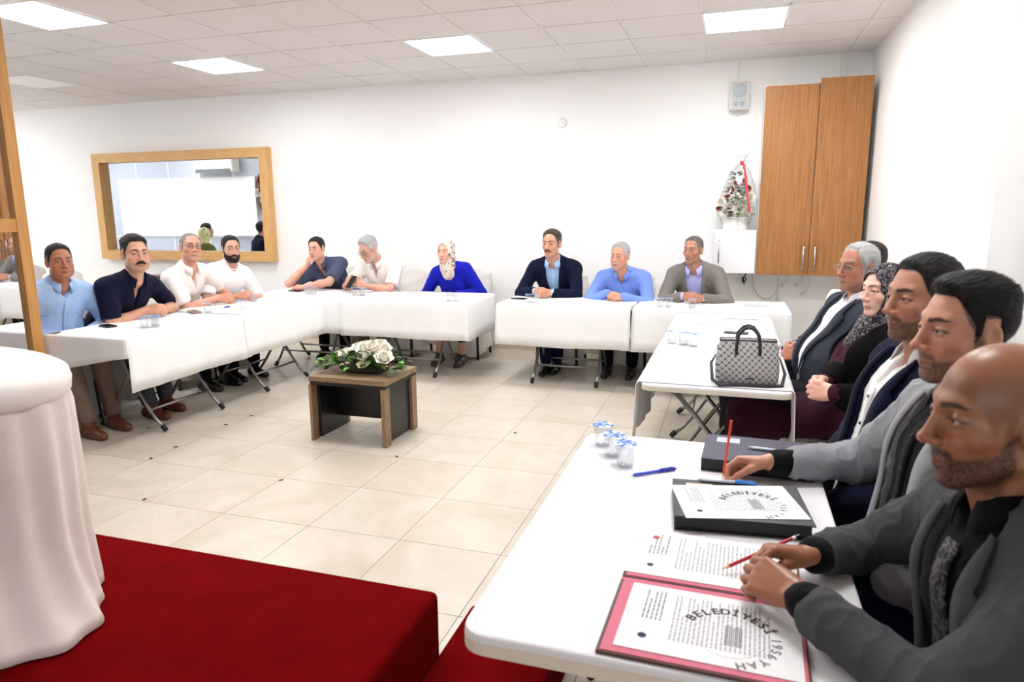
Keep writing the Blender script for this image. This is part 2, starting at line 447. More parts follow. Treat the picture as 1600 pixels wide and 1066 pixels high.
walnut_z = wood('coffee_walnut_leg', (106, 84, 62), (160, 134, 104), (5, 5, .6), .5, 14)
partwood = wood('partition_wood', (178, 124, 66), (202, 150, 88), (4, 4, .2), .4, 16)
blackm = mat('black_panel', (20, 20, 22), .35)
chrome = mat('chrome', (205, 205, 208), .18, 1.0)
steel = mat('table_leg_steel', (150, 148, 146), .28, .9)
rubber = mat('rubber_foot', (30, 30, 32), .7)
plastic = mat('table_plastic', (238, 236, 238), .38, 0, .02, 60)
edgem = mat('table_edge', (226, 216, 198), .5)
cloth_w, nt, b_ = new_mat('tablecloth_damask')
setin(b_, 'Base Color', (*rgb((240, 240, 240)), 1)); setin(b_, 'Roughness', .75); setin(b_, 'Sheen Weight', .1); setin(b_, 'Specular IOR Level', .2)
tc = nt.nodes.new('ShaderNodeTexCoord'); vo = nt.nodes.new('ShaderNodeTexVoronoi'); vo.inputs['Scale'].default_value = 26; nt.links.new(tc.outputs['Object'], vo.inputs['Vector'])
nz = nt.nodes.new('ShaderNodeTexNoise'); nz.inputs['Scale'].default_value = 6; nt.links.new(tc.outputs['Object'], nz.inputs['Vector'])
ad = nt.nodes.new('ShaderNodeMath'); ad.operation = 'MULTIPLY_ADD'; nt.links.new(vo.outputs['Distance'], ad.inputs[0]); ad.inputs[1].default_value = .35; nt.links.new(nz.outputs['Fac'], ad.inputs[2])
bp = nt.nodes.new('ShaderNodeBump'); bp.inputs['Strength'].default_value = .22; bp.inputs['Distance'].default_value = .01; nt.links.new(ad.outputs[0], bp.inputs['Height']); nt.links.new(bp.outputs['Normal'], b_.inputs['Normal'])
# ------------------------------------------------------------------ folding tables
TZ = .725
def rrect(x0, x1, y0, y1, r, n=5):
    P = []
    for cx, cy, a in ((x1-r, y1-r, 0), (x0+r, y1-r, 90), (x0+r, y0+r, 180), (x1-r, y0+r, 270)):
        for k in range(n+1):
            t = math.radians(a+90*k/n); P.append((cx+r*math.cos(t), cy+r*math.sin(t)))
    return P
def folding_table(cx, cy, L, Wd, along, label, thick=.032, legs=True, legoff=0., r=.045, z=TZ, group=None):
    """along: 'x' or 'y' = direction of the long side"""
    t = empty('folding_table', (cx, cy, 0), 0 if along == 'x' else math.pi/2)
    tag(t, label, 'table', group)
    MB().prism(rrect(-L/2, L/2, -Wd/2, Wd/2, r), z-thick, z).build('tabletop', plastic, t, bevel=.006)
    MB().prism(rrect(-L/2-.001, L/2+.001, -Wd/2-.001, Wd/2+.001, r), z-thick+.004, z-thick*.35).build('edge_band', edgem, t)
    if not legs: return t
    h = .29; zt = z-thick-.012
    for s in (-1, 1):            # two scissor frames crossing
        for x in (-h, h):
            xo = x+legoff
            pts = [(xo*.93+legoff*.07, -s*.24, zt), (xo*.97+legoff*.03, 0, .40), (xo, s*.15, .17), (xo, s*.215, .085), (xo, s*.285, .022)]
            lg = MB().tube(pts, .0125, 10).build('leg', steel, t, True)
            MB().tube([(xo, s*.262, .047), (xo, s*.292, .016)], [.019, .017], 10).build('foot_cap', rubber, lg, True)
        MB().tube([(-h+legoff, s*.165, .155), (h+legoff, s*.165, .155)], .010, 8).build('crossbar', steel, t, True)
        MB().tube([(-h*.93+legoff, -s*.24, zt), (h*.93+legoff, -s*.24, zt)], .010, 8).build('crossbar', steel, t, True)
    return t
def tablecloth(x0, x1, y0, y1, drops, label, z=TZ, amp=.006, seed=0, cut=None, over=0.004, group=None, hang=None):
    """drops: dict side-> drop (n,s,e,w); hang: dict side -> (drop at start, drop at end)"""
    rnd = random.Random(seed); V = []; Fc = []
    zt = z+.004
    V += [(x0, y0, zt), (x1, y0, zt), (x1, y1, zt), (x0, y1, zt)]; Fc.append((0, 1, 2, 3))
    sides = {'s': ((x0, y0), (x1, y0), (0, -1)), 'e': ((x1, y0), (x1, y1), (1, 0)), 'n': ((x1, y1), (x0, y1), (0, 1)), 'w': ((x0, y1), (x0, y0), (-1, 0))}
    for sd, (a, b, nrm) in sides.items():
        d = drops.get(sd, 0)
        if not d: continue
        d0, d1 = d if isinstance(d, tuple) else (d, d); od = 'senw'; prv = drops.get(od[od.index(sd)-1]); nxt = drops.get(od[(od.index(sd)+1) % 4])
        n = max(8, int(math.hypot(b[0]-a[0], b[1]-a[1])/.04)); rows = [0, .03, .25, .5, .75, 1.0]; base = len(V)
        ph = [rnd.uniform(0, 6.28) for _ in range(3)]; L = math.hypot(b[0]-a[0], b[1]-a[1]); tx, ty = (b[0]-a[0])/L, (b[1]-a[1])/L
        for ri, rw_ in enumerate(rows):
            for i in range(n+1):
                t = i/n; s_ = t*L; dd = d0+(d1-d0)*t
                fd = min(1, min(t, 1-t)*L/.10); wv = fd*amp*rw_*(math.sin(s_*9+ph[0])+.6*math.sin(s_*21+ph[1])+.4*math.sin(s_*37+ph[2]))
                out = over+(.007 if ri else 0)+wv+.012*rw_
                sh = (-out*(1-min(1, t*L/.12)) if prv else 0)+(out*(1-min(1, (1-t)*L/.12)) if nxt else 0)
                V.append((a[0]+tx*(s_+sh)+nrm[0]*out, a[1]+ty*(s_+sh)+nrm[1]*out, zt-(0 if ri == 0 else .008+rw_*(dd-.008))+ (0 if ri < 5 else .004*math.sin(s_*7+ph[1]))))
        for ri in range(len(rows)-1):
            for i in range(n):
                q = base+ri*(n+1)+i; Fc.append((q, q+n+1, q+n+2, q+1))
    o = meshobj('tablecloth', V, Fc, cloth_w, None, False)
    bm = bmesh.new(); bm.from_mesh(o.data); bmesh.ops.remove_doubles(bm, verts=bm.verts, dist=.006); bmesh.ops.recalc_face_normals(bm, faces=bm.faces); bm.to_mesh(o.data); bm.free()
    autosmooth(o, 50)
    m = o.modifiers.new('solid', 'SOLIDIFY'); m.thickness = .0025; m.offset = 1
    tag(o, label, 'tablecloth', group)
    return o
# left row (people facing right), long side along Y
folding_table(-4.05, 3.99, 1.16, .68, 'y', 'folding table in front of the man in the light blue shirt')
folding_table(-4.05, 5.13, 1.10, .68, 'y', 'folding table in front of the man in the white t-shirt')
tablecloth(-4.395, -3.705, 3.405, 4.575, dict(e=(.355, .345), s=(.25, .13), w=.25), 'white damask tablecloth ending beside the light blue shirted man', seed=3, amp=.008)
tablecloth(-4.395, -3.700, 4.50, 5.69, dict(e=.345, w=.25), 'white damask tablecloth in front of the bearded man in white t-shirt', z=TZ+.004, seed=4)
# back row, left group
folding_table(-2.86, 6.0, 1.20, .70, 'x', 'folding table in front of the woman in the royal blue blouse', legoff=-.02)
folding_table(-4.05, 6.02, 1.14, .66, 'x', 'folding table at the inner corner by the man resting his chin')
tablecloth(-4.40, -3.38, 5.64, 6.36, dict(s=.33, n=.2), 'white damask tablecloth on the corner table by the man resting his chin', z=TZ, seed=5)
tablecloth(-3.50, -2.225, 5.63, 6.365, dict(s=.345, e=(.345, .345), n=.2), 'white damask tablecloth in front of the woman in royal blue', z=TZ+.004, seed=6)
# back row, right group
folding_table(-1.372, 6.05, 1.16, .70, 'x', 'folding table in front of the navy suited man with moustache')
folding_table(-.155, 6.05, 1.18, .70, 'x', 'folding table in front of the man in the taupe blazer', legoff=.02)
tablecloth(-1.958, -.788, 5.70, 6.40, dict(s=.365, n=.25, w=.3), 'white damask tablecloth shared by navy suited man and blue shirted man', seed=7)
tablecloth(-.762, .448, 5.71, 6.40, dict(s=.37, n=.25, e=.30, w=.25), 'white damask tablecloth in front of the man in the taupe blazer', z=TZ, seed=8)
# right row
folding_table(-.05, 3.70, 1.14, .66, 'y', 'folding table carrying the monogram handbag')
folding_table(-.05, 4.87, 1.14, .66, 'y', 'folding table between the handbag table and the back corner')
tablecloth(-.392, .278, 3.16, 4.34, dict(w=(.33, .30), e=(.30, .29)), 'white tablecloth under the monogram handbag', seed=9, amp=.010)
tablecloth(-.385, .285, 4.27, 5.46, dict(w=.26, e=.26), 'white tablecloth between the handbag table and the back corner', z=TZ+.004, seed=10)
folding_table(-.09, 1.70, 1.245, .735, 'y', 'bare white plastic folding table with folders and papers on it', thick=.045, r=.05, z=.738)
# ------------------------------------------------------------------ covered chairs
coverm = mat('chair_cover_damask', (226, 222, 216), .8, 0, .35, 30, .05, .1, .2)
coverg = mat('chair_cover_grey', (190, 190, 192), .8, 0, .35, 30, .05, .1, .2)
coverw = mat('chair_cover_white', (238, 235, 228), .8, 0, .3, 30, .04, .1, .2)
darkwood = mat('chair_leg_wood', (52, 36, 28), .5)
def chair_proto(cm):
    t = empty('covered_chair', (0, 0, 0))
    for sx in (-1, 1):
        for sy in (-1, 1): MB().tube([(sx*.19, sy*.19, .30), (sx*.205, sy*.215, 0.0)], [.018, .014], 8).build('leg', darkwood, t, True)
    # seat with hanging skirt
    V = []; Fc = []; n = 48
    prof = [(0, .470), (.86, .470), (.97, .462), (1.0, .44), (1.01, .35), (1.04, .22), (1.09, .075)]
    for ri, (k, z) in enumerate(prof):
        for i in range(n):
            a = 2*math.pi*i/n; c, s = math.cos(a), math.sin(a); p = 5
            r = (abs(c)**p+abs(s)**p)**(-1/p)*.222*k
            wv = (.010*math.sin(a*12)+.008*math.sin(a*7+1))*max(0, (ri-3)/3) if ri > 3 else 0
            zz = z+(.030*math.sin(a*2+.7)+.012*math.sin(5*a) if ri == len(prof)-1 else 0)
            V.append((c*(r+wv), s*(r+wv)+.0, zz))
    for ri in range(len(prof)-1):
        for i in range(n): Fc.append((ri*n+i, ri*n+(i+1) % n, (ri+1)*n+(i+1) % n, (ri+1)*n+i))
    o = meshobj('seat_cover', V, Fc[n:]+[tuple(range(n, 2*n))], cm, t, True)
    # back with cover
    F = Field()
    def back(P):
        x, y, z = P.T; yy = y+.215+.16*np.maximum(0, z-.46)+.18*x*x-.0
        hw = .192+.010*np.sin((z-.4)*5)-.10*np.maximum(0, z-.74)
        top = .925-1.7*x*x
        dx = np.abs(x)-hw; dz = z-top
        e = np.maximum(np.maximum(dx, dz), np.maximum(.10-z, -1)); e = np.where((dx > 0) & (dz > 0), np.sqrt(np.maximum(dx, 0)**2+np.maximum(dz, 0)**2), e)
        return np.maximum(e, np.abs(yy)-.034)-.012+.0022*np.sin(z*46+x*20)
    F.add(back, (-.24, -.36, .1), (.24, -.14, 1.0))
    V, Q = polygonize(F, .013); V = relax(V, Q, 1)
    fastmesh('back_cover', V, Q, cm, t)
    return t
_protos = {}
def chair(x, y, face, label, kind='d', tilt=0, group='covered banquet chairs'):
    if kind not in _protos: _protos[kind] = t = chair_proto({'d': coverm, 'g': coverg, 'w': coverw}[kind])
    else: t = copy_tree(_protos[kind])
    t.location = (x, y, 0); t.rotation_euler = (0, 0, math.radians(face-90)); tag(t, label, 'chair', group)
    return t
# ------------------------------------------------------------------ low table with flowers
t = empty('coffee_table', (-2.385, 4.075, 0)); tag(t, 'low square walnut and black coffee table in the middle of the floor', 'table')
MB().box((-.275, -.235, .415), (.295, .235, .45)).build('tabletop', walnut, t, bevel=.002)
MB().box((-.270, -.230, .392), (.290, .230, .415)).build('apron', blackm, t)
for x in (-.262, .262):
    for y in (-.20, .20):
        MB().box((x-.018 if x < 0 else x-.004, y-.036, 0), (x+.004 if x < 0 else x+.026, y+.036, .392)).build('leg', walnut_z, t, bevel=.002)
MB().box((-.262, -.17, .012), (-.236, .17, .392)).build('side_panel', blackm, t)
MB().box((.240, -.17, .012), (.266, .17, .392)).build('side_panel', blackm, t)
MB().box((-.236, .06, .10), (.240, .08, .392)).build('back_panel', blackm, t)
MB().tube([(-.236, -.02, .20), (-.230, -.02, .20)], .008, 10).build('cam_cap', mat('cam_cap', (70, 70, 74), .4), t)
# ------------------------------------------------------------------ foliage helpers
leafg = [mat('leaf_a', (58, 96, 42), .5), mat('leaf_b', (40, 70, 34), .5), mat('leaf_c', (98, 150, 52), .5)]
leafd = mat('leaf_dark', (62, 40, 36), .55); petalw = mat('petal_white', (244, 240, 228), .6); petalr = mat('petal_red', (158, 34, 42), .6); petalp = mat('petal_cream', (238, 226, 190), .6)
def leaf(mb, p, d, L, w, droop=.3):
    d = Vector(d).normalized(); s = d.cross(Vector((0, 0, 1)));  s = s.normalized() if s.length > .1 else Vector((1, 0, 0)); u = s.cross(d)
    vs = []
    for t, ww in ((0, .12), (.3, .85), (.6, 1), (.85, .55), (1, .02)):
        c = Vector(p)+d*(L*t)-Vector((0, 0, 1))*(droop*L*t*t)
        vs += [c-s*w*.5*ww+u*.15*w*ww, c, c+s*w*.5*ww+u*.15*w*ww]
    fs = []
    for i in range(4):
        for k in range(2): fs.append((i*3+k, i*3+k+1, i*3+k+4, i*3+k+3))
    mb.add(vs, fs)
def rose(mb, c, r, up=(0, 0, 1)):
    up = Vector(up).normalized(); a = up.orthogonal().normalized(); b = up.cross(a); rn = random.uniform(0, 6)
    for ring, (n, rr, hh, tilt) in enumerate(((3, .28, .55, .1), (5, .55, .45, .35), (6, .85, .25, .75), (6, 1.05, .02, 1.1))):
        for k in range(n):
            t = rn+2*math.pi*(k+.5*ring)/n; d = a*math.cos(t)+b*math.sin(t); s = up.cross(d); vs = []
            for v, ww in ((-.6, .35), (0, .85), (.55, .8), (.9, .35)):
                p = Vector(c)+d*(rr*r*(.55+.45*max(0, v+.2)*tilt))+up*(r*(hh*.5+v*.55*(1-.45*tilt)))
                q = ww*r*.62*(.6+.25*ring)
                vs += [p-s*q-d*q*.35, p+d*.08*r, p+s*q-d*q*.35]
            fs = []
            for i in range(3):
                for m in range(2): fs.append((i*3+m, i*3+m+1, i*3+m+4, i*3+m+3))
            mb.add(vs, fs)
fl = empty('flower_arrangement', (-2.36, 4.05, .452)); tag(fl, 'white rose arrangement with green leaves on the low coffee table', 'flowers')
rnd = random.Random(4)
MB().ball((0, 0, .025), (.19, .09, .026), 16, 6).build('moss_base', mat('moss', (48, 52, 34), .9, 0, .8, 60), fl, True)
for k in range(170):
    x = rnd.uniform(-.36, .34); y = rnd.uniform(-.14, .14); h = max(.35, 1-(x/.42)**2)
    mb = MB(); leaf(mb, (x*.8, y*.7, .03+.11*h*rnd.random()), (x*2.0+rnd.uniform(-.5, .5), y*3+rnd.uniform(-.6, .6), rnd.uniform(.0, 1.2)*h+.05), rnd.uniform(.055, .09), rnd.uniform(.036, .058), rnd.uniform(.1, .5))
    o = mb.build('leaf', leafg[2] if rnd.random() < .25 else (leafd if rnd.random() < .28 else leafg[rnd.randint(0, 1)]), fl, True)
for (x, y, z, r) in ((-.12, -.03, .13, .045), (.02, -.02, .16, .055), (.075, .0, .17, .06), (.13, -.03, .14, .05), (.20, -.08, .12, .058), (.05, -.09, .07, .04), (-.05, .03, .16, .05), (.10, .06, .18, .05), (-.20, -.02, .11, .035), (.045, -.06, .12, .045), (.0, .05, .17, .05), (.15, .03, .16, .045)):
    mb = MB(); rose(mb, (x, y, z), r, (x*1.2, y-.35, .8)); mb.build('rose', petalw if rnd.random() < .9 else petalp, fl, True)
# ------------------------------------------------------------------ draped table on the stage
drapem = mat('ivory_drape', (232, 220, 212), .7, 0, .12, 200, .03, .2, .2)
drapet = mat('ivory_table_cover', (240, 233, 226), .65, 0, .08, 120, .02, .2, .2)
dt = empty('draped_table', (-2.415, 1.31, SZ)); tag(dt, 'ivory draped table with pleated skirt standing on the red stage', 'table')
def loft(rings, name, m, parent, cap=None):
    V = [v for R in rings for v in R]; n = len(rings[0]); Fc = []
    for i in range(len(rings)-1):
        for k in range(n): Fc.append((i*n+k, i*n+(k+1) % n, (i+1)*n+(k+1) % n, (i+1)*n+k)[::-1])
    if cap is not None: Fc.append(tuple(range(n)))
    return meshobj(name, V, Fc, m, parent, True)
DHX, DHY = .64, .345
def offset_ring(o, z, wav=0., npl=34, side=0.):
    N = 480; P = []
    for q in range(N):
        a = 2*math.pi*q/N; c, s_ = math.cos(a), math.sin(a); p = 2.0
        r = (abs(c/DHX)**p+abs(s_/DHY)**p)**(-1/p); nx, ny = c/DHX, s_/DHY; l = math.hypot(nx, ny); nx, ny = nx/l, ny/l
        w = wav*(math.sin(npl*a+2.2*math.sin(3*a))+.45*math.sin(npl*.53*a+1+1.5*math.sin(2*a)))
        e = side*max(0, math.cos(a+.12))**34
        P.append((c*r+nx*(o+w+e), s_*r+ny*(o+w+e), z+abs(wav)*.0))
    return P
H0 = .70
loft([offset_ring(-.03, H0-.001), offset_ring(-.02, H0-.03)], 'tabletop', plastic, dt, cap=0)
loft([offset_ring(-.05, H0+.020), offset_ring(-.01, H0+.017), offset_ring(.010, H0+.004), offset_ring(.016, H0-.02), offset_ring(.012, H0-.050), offset_ring(.004, H0-.060)], 'table_cover', drapet, dt, cap=0)
loft([offset_ring(.000, H0-.045, .002), offset_ring(.004, H0-.09, .007), offset_ring(.004, H0-.25, .010), offset_ring(.004, H0-.45, .012), offset_ring(.006, .16, .013, side=.03), offset_ring(.010, .08, .014, side=.07), offset_ring(.014, .035, .013, side=.11), offset_ring(.018, .008, .010, side=.13), offset_ring(.010, .002, .008, side=.10)], 'pleated_skirt', drapem, dt)
for sx in (-.45, .45):
    for sy in (-.2, .2): MB().tube([(sx, sy, 0), (sx, sy, H0-.03)], .018, 8).build('leg', steel, dt)
# ------------------------------------------------------------------ wall cabinets
cabw = mat('cabinet_white', (240, 240, 242), .3)
cabd = mat('cabinet_carcass', (226, 224, 220), .4)
def handle(parent, x, y, z0, z1):
    h = MB(); h.tube([(x, y, z0), (x, y-.028, z0+.012), (x, y-.030, (z0+z1)/2), (x, y-.028, z1-.012), (x, y, z1)], .0075, 8)
    h.build('handle', chrome, parent, True)
cb = empty('wall_cabinet', (.65, 7.085, .93)); tag(cb, 'tall oak veneer wall cabinet with two doors hung in the corner', 'cabinet')
MB().box((-.445, -.165, 0), (.41, .185, 1.70)).build('carcass', cabd, cb)
d1 = MB().box((-.440, -.187, -.004), (.012, -.167, 1.690)).build('door', oak, cb, bevel=.0015)
d2 = MB().box((.016, -.207, -.006), (.440, -.187, 1.728)).build('door', oak, cb, bevel=.0015)
handle(d1, -.035, -.187, .035, .27); handle(d2, .060, -.207, .035, .27)
cw = empty('wall_cabinet', (.015, 7.085, .93)); tag(cw, 'small white wall cabinet below the flower basket', 'cabinet')
MB().box((-.19, -.165, 0), (.188, .185, .41)).build('carcass', cabw, cw, bevel=.002)
d = MB().box((-.185, -.185, .003), (.183, -.166, .407)).build('door', cabw, cw, bevel=.002)
handle(d, -.145, -.185, .10, .31)
# ------------------------------------------------------------------ framed wall mirror
mirm, nt, b_ = new_mat('mirror_glass'); setin(b_, 'Base Color', (.86, .88, .90, 1)); setin(b_, 'Metallic', 1); setin(b_, 'Roughness', .015)
mi = empty('wall_mirror', (-6.715, YB, 1.63)); tag(mi, 'large rectangular wall mirror in a thick beech frame on the back wall', 'mirror')
hw, hh, fw_ = 1.355, .680, .115
for name, pts in (('frame_rail', [(-hw, hh), (hw, hh), (hw-fw_, hh-fw_), (-hw+fw_, hh-fw_)]), ('frame_rail', [(-hw, -hh), (hw, -hh), (hw-fw_, -hh+fw_), (-hw+fw_, -hh+fw_)]),
                  ('frame_stile', [(-hw, -hh), (-hw, hh), (-hw+fw_, hh-fw_), (-hw+fw_, -hh+fw_)]), ('frame_stile', [(hw, -hh), (hw, hh), (hw-fw_, hh-fw_), (hw-fw_, -hh+fw_)])):
    V = [(x, -.10, z) for x, z in pts]+[(x, 0, z) for x, z in pts]
    o = meshobj(name, V, [(0, 1, 2, 3), (7, 6, 5, 4), (0, 4, 5, 1), (1, 5, 6, 2), (2, 6, 7, 3), (3, 7, 4, 0)], beech_x if name == 'frame_rail' else beech_z, mi)
    bm = bmesh.new(); bm.from_mesh(o.data); bmesh.ops.recalc_face_normals(bm, faces=bm.faces); bm.to_mesh(o.data); bm.free()
MB().box((-hw+fw_-.01, -.022, -hh+fw_-.01), (hw-fw_+.01, -.016, hh-fw_+.01)).build('mirror_glass', mirm, mi)
MB().box((-hw+fw_-.01, -.0155, -hh+fw_-.01), (hw-fw_+.01, -.002, hh-fw_+.01)).build('backing', darkwood, mi)
# ------------------------------------------------------------------ framed mirror on the end of the partition
pm = empty('partition_mirror', (-4.4, 2.95, 0)); tag(pm, 'tall wood framed mirror panel on the end of the partition', 'mirror')
XO = .03
MB().box((0, .325, 0), (XO+.012, .40, ZC)).build('frame_stile', partwood, pm, bevel=.003)
MB().box((0, -.62, 0), (XO+.012, -.545, ZC)).build('frame_stile', partwood, pm, bevel=.003)
for z0, z1 in ((0, .08), (1.412, 1.497), (2.85, ZC)): MB().box((0, -.545, z0), (XO+.008, .325, z1)).build('frame_rail', partwood, pm, bevel=.003)
for z0, z1 in ((.08, 1.412), (1.497, 2.85)): MB().box((0, -.545, z0), (.012, .325, z1)).build('mirror_glass', mirm, pm)
struct(MB().box((-4.62, 2.30, 0), (-4.4, 3.345, ZC)).build('wall_partition_end', partwood))
# ------------------------------------------------------------------ people
def nv(v):
    v = np.array(v, float); return v/np.linalg.norm(v)
def skin_mat(name='skin', rough=.45):
    if name in MATS: return MATS[name]
    m, nt, b = new_mat(name)
    at = nt.nodes.new('ShaderNodeAttribute'); at.attribute_name = 'col'
    nt.links.new(at.outputs['Color'], b.inputs['Base Color'])
    setin(b, 'Roughness', rough-.08); setin(b, 'Subsurface Weight', .08); setin(b, 'Subsurface Radius', (.012, .005, .003)); setin(b, 'Subsurface Scale', .6)
    tc = nt.nodes.new('ShaderNodeTexCoord'); nz = nt.nodes.new('ShaderNodeTexNoise'); nz.inputs['Scale'].default_value = 350
    bp = nt.nodes.new('ShaderNodeBump'); bp.inputs['Strength'].default_value = .12; bp.inputs['Distance'].default_value = .001
    nt.links.new(tc.outputs['Object'], nz.inputs['Vector']); nt.links.new(nz.outputs['Fac'], bp.inputs['Height']); nt.links.new(bp.outputs['Normal'], b.inputs['Normal'])
    MATS[name] = m; return m
def attr_mat(name, rough=.8, bump=.3, scale=300, sheen=0):
    if name in MATS: return MATS[name]
    m, nt, b = new_mat(name)
    at = nt.nodes.new('ShaderNodeAttribute'); at.attribute_name = 'col'
    nt.links.new(at.outputs['Color'], b.inputs['Base Color']); setin(b, 'Roughness', rough); setin(b, 'Sheen Weight', sheen); setin(b, 'Specular IOR Level', .25)
    tc = nt.nodes.new('ShaderNodeTexCoord'); nz = nt.nodes.new('ShaderNodeTexNoise'); nz.inputs['Scale'].default_value = scale
    bp = nt.nodes.new('ShaderNodeBump'); bp.inputs['Strength'].default_value = bump; bp.inputs['Distance'].default_value = .002
    nt.links.new(tc.outputs['Object'], nz.inputs['Vector']); nt.links.new(nz.outputs['Fac'], bp.inputs['Height']); nt.links.new(bp.outputs['Normal'], b.inputs['Normal'])
    MATS[name] = m; return m
def head_base(S, p):
    jw = p.get('jaw', 1.); ch = p.get('chin', 1.); ck = p.get('cheek', 1.)
    d = s_ell(S, (0, -.013, .040), (.0735, .093, .083))
    d = su(d, s_ell(S, (0, .020, -.018), (.0625*ck, .070, .090)), .03)
    d = su(d, s_cap(S, (.047*jw, .004, -.062), (.014*jw, .064, -.097), .017*jw, .015), .028)
    d = su(d, s_ell(S, (0, .070, -.098-.004*(ch-1)), (.021*jw, .019*ch, .017*ch)), .02)
    d = su(d, s_ell(S, (.041*ck, .056, -.020), (.022, .022, .018)), .022)
    if p.get('fat'): d = su(d, s_ell(S, (.034, .042, -.062), (.032, .034, .034)), .03)
    d = su(d, s_cap(S, (.007, .0825, .031), (.038, .069, .031), .0105, .0095), .016)
    d = su(d, s_ell(S, (0, .067, -.055), (.030, .026, .026)), .022)
    return d
def head_sdf(Q, p):
    S = Q.copy(); S[:, 0] = np.abs(S[:, 0])
    ns = p.get('nose', 1.)
    d = head_base(S, p)
    d = ss(d, s_ell(S, (.030, .097, .008), (.0190, .0185, .0120)), .014)
    d = su(d, s_ell(S, (.0315, .0725, .0070), (.0150, .0148, .0140)), .005)
    op = p.get('eye', .85)
    d = ss(d, s_ell(S, (.0315, .089, .0052), (.0142, .0125, .0046*op)), .002)
    d = su(d, s_cap(S, (0, .086, .022), (0, .089+.019*ns, -.026), .0068, .0092*ns), .013)
    d = su(d, s_ell(S, (0, .091+.019*ns, -.0305), (.0108*ns, .0115, .0095)), .008)
    d = su(d, s_ell(S, (.0130*ns, .082+.016*ns, -.0345), (.0078, .0115, .0075)), .006)
    d = ss(d, s_ell(S, (.0078, .104, -.0415), (.0042, .007, .0042)), .003)
    lp = p.get('lips', 1.)
    d = su(d, s_cap(S, (0, .0925, -.0620), (.022, .0815, -.0662), .0056*lp, .003), .007)
    d = su(d, s_cap(S, (0, .0910, -.0735), (.019, .0815, -.0690), .0066*lp, .003), .007)
    d = ss(d, s_cap(S, (0, .0990, -.0676), (.023, .0865, -.0672), .0018, .001), .003)
    # ear: tilted flattened ellipsoid with hollow
    c, s = math.cos(.30), math.sin(.30)
    E = S-np.array((.0755, -.010, -.004), f32)
    e = np.stack([E[:, 0]*c+E[:, 1]*s, -E[:, 0]*s+E[:, 1]*c, E[:, 2]+.15*E[:, 1]], 1)
    er = s_ell(e, (0, 0, 0), (.0085, .0185, .0315))
    er = ss(er, s_ell(e, (.008, .002, .004), (.006, .0105, .019)), .004)
    d = su(d, er, .006)
    return d
HY = [-.115, -.06, -.040, -.030, -.024, .009, .014, .024, .029, .040, .054, .11]
def hair_g(S, p):
    """signed: >0 inside the hair region"""
    hl = p.get('hl', .092); sb = p.get('sb', -.018)
    zb = np.interp(S[:, 1], HY, [-.078, -.068, -.045, -.010, .024, .028, sb, sb-.002, .036, hl-.042, hl-.010, hl]).astype(f32)
    rec = p.get('rec', .0)
    zb = zb+rec*np.maximum(0, .018-np.abs(S[:, 0]-.042))*(S[:, 1] > .030)*1.6
    zb = zb-np.maximum(0, S[:, 0]-.046)*1.1*(S[:, 1] > .028)
    return S[:, 2]-zb
def hair_sdf(Q, p):
    S = Q.copy(); S[:, 0] = np.abs(S[:, 0])
    hg = hair_g(S, p); g = sstep(hg, -.006, .007)*(.45+.55*sstep(hg, .0, .035))
    top = sstep(S[:, 2], .045, .105)
    t = p.get('ts', .006)+(p.get('tt', .016)-p.get('ts', .006))*top
    q = p.get('quiff', 0)
    if q: t = t+q*sstep(S[:, 1], -.01, .075)*sstep(S[:, 2], .06, .10)
    part = p.get('sweep', 0)
    if part: t = t+part*np.clip(Q[:, 0]/.06, -1, 1)*top
    n = np.sin(Q[:, 0]*520+4*np.sin(Q[:, 1]*60)+3*np.sin(Q[:, 2]*50))*.35+nz3(Q, 150.)*.8
    t = t+p.get('rough', .0016)*n*(.35+top)
    base = s_ell(S, (0, -.013, .040), (.0735, .093, .083))
    base = su(base, s_ell(S, (0, .020, -.018), (.0625*p.get('cheek', 1.), .070, .090)), .03)
    return base-(t*g-.010*(1-g))
def beard_mask(S, Q, p):
    """0..1 region of beard (cheek line, chin, under jaw)"""
    y, z = S[:, 1], S[:, 2]
    cheek = np.interp(y, [-.02, .012, .03, .06, .085, .12], [.02, -.005, -.035, -.046, -.050, -.050])-p.get('bl', 0)*sstep(y, .02, .04)
    m = sstep(cheek-z, -.003, .010)*sstep(y, -.002, .016)
    m = m*(1-sstep(-z, .115, .135))
    return m
def must_mask(S, Q):
    x, y, z = S[:, 0], S[:, 1], S[:, 2]
    zc = -.0515-.25*np.maximum(0, x-.012)
    return sstep(.0075-np.abs(z-zc), -.0015, .003)*sstep(.031-x, -.002, .005)*(y > .07)
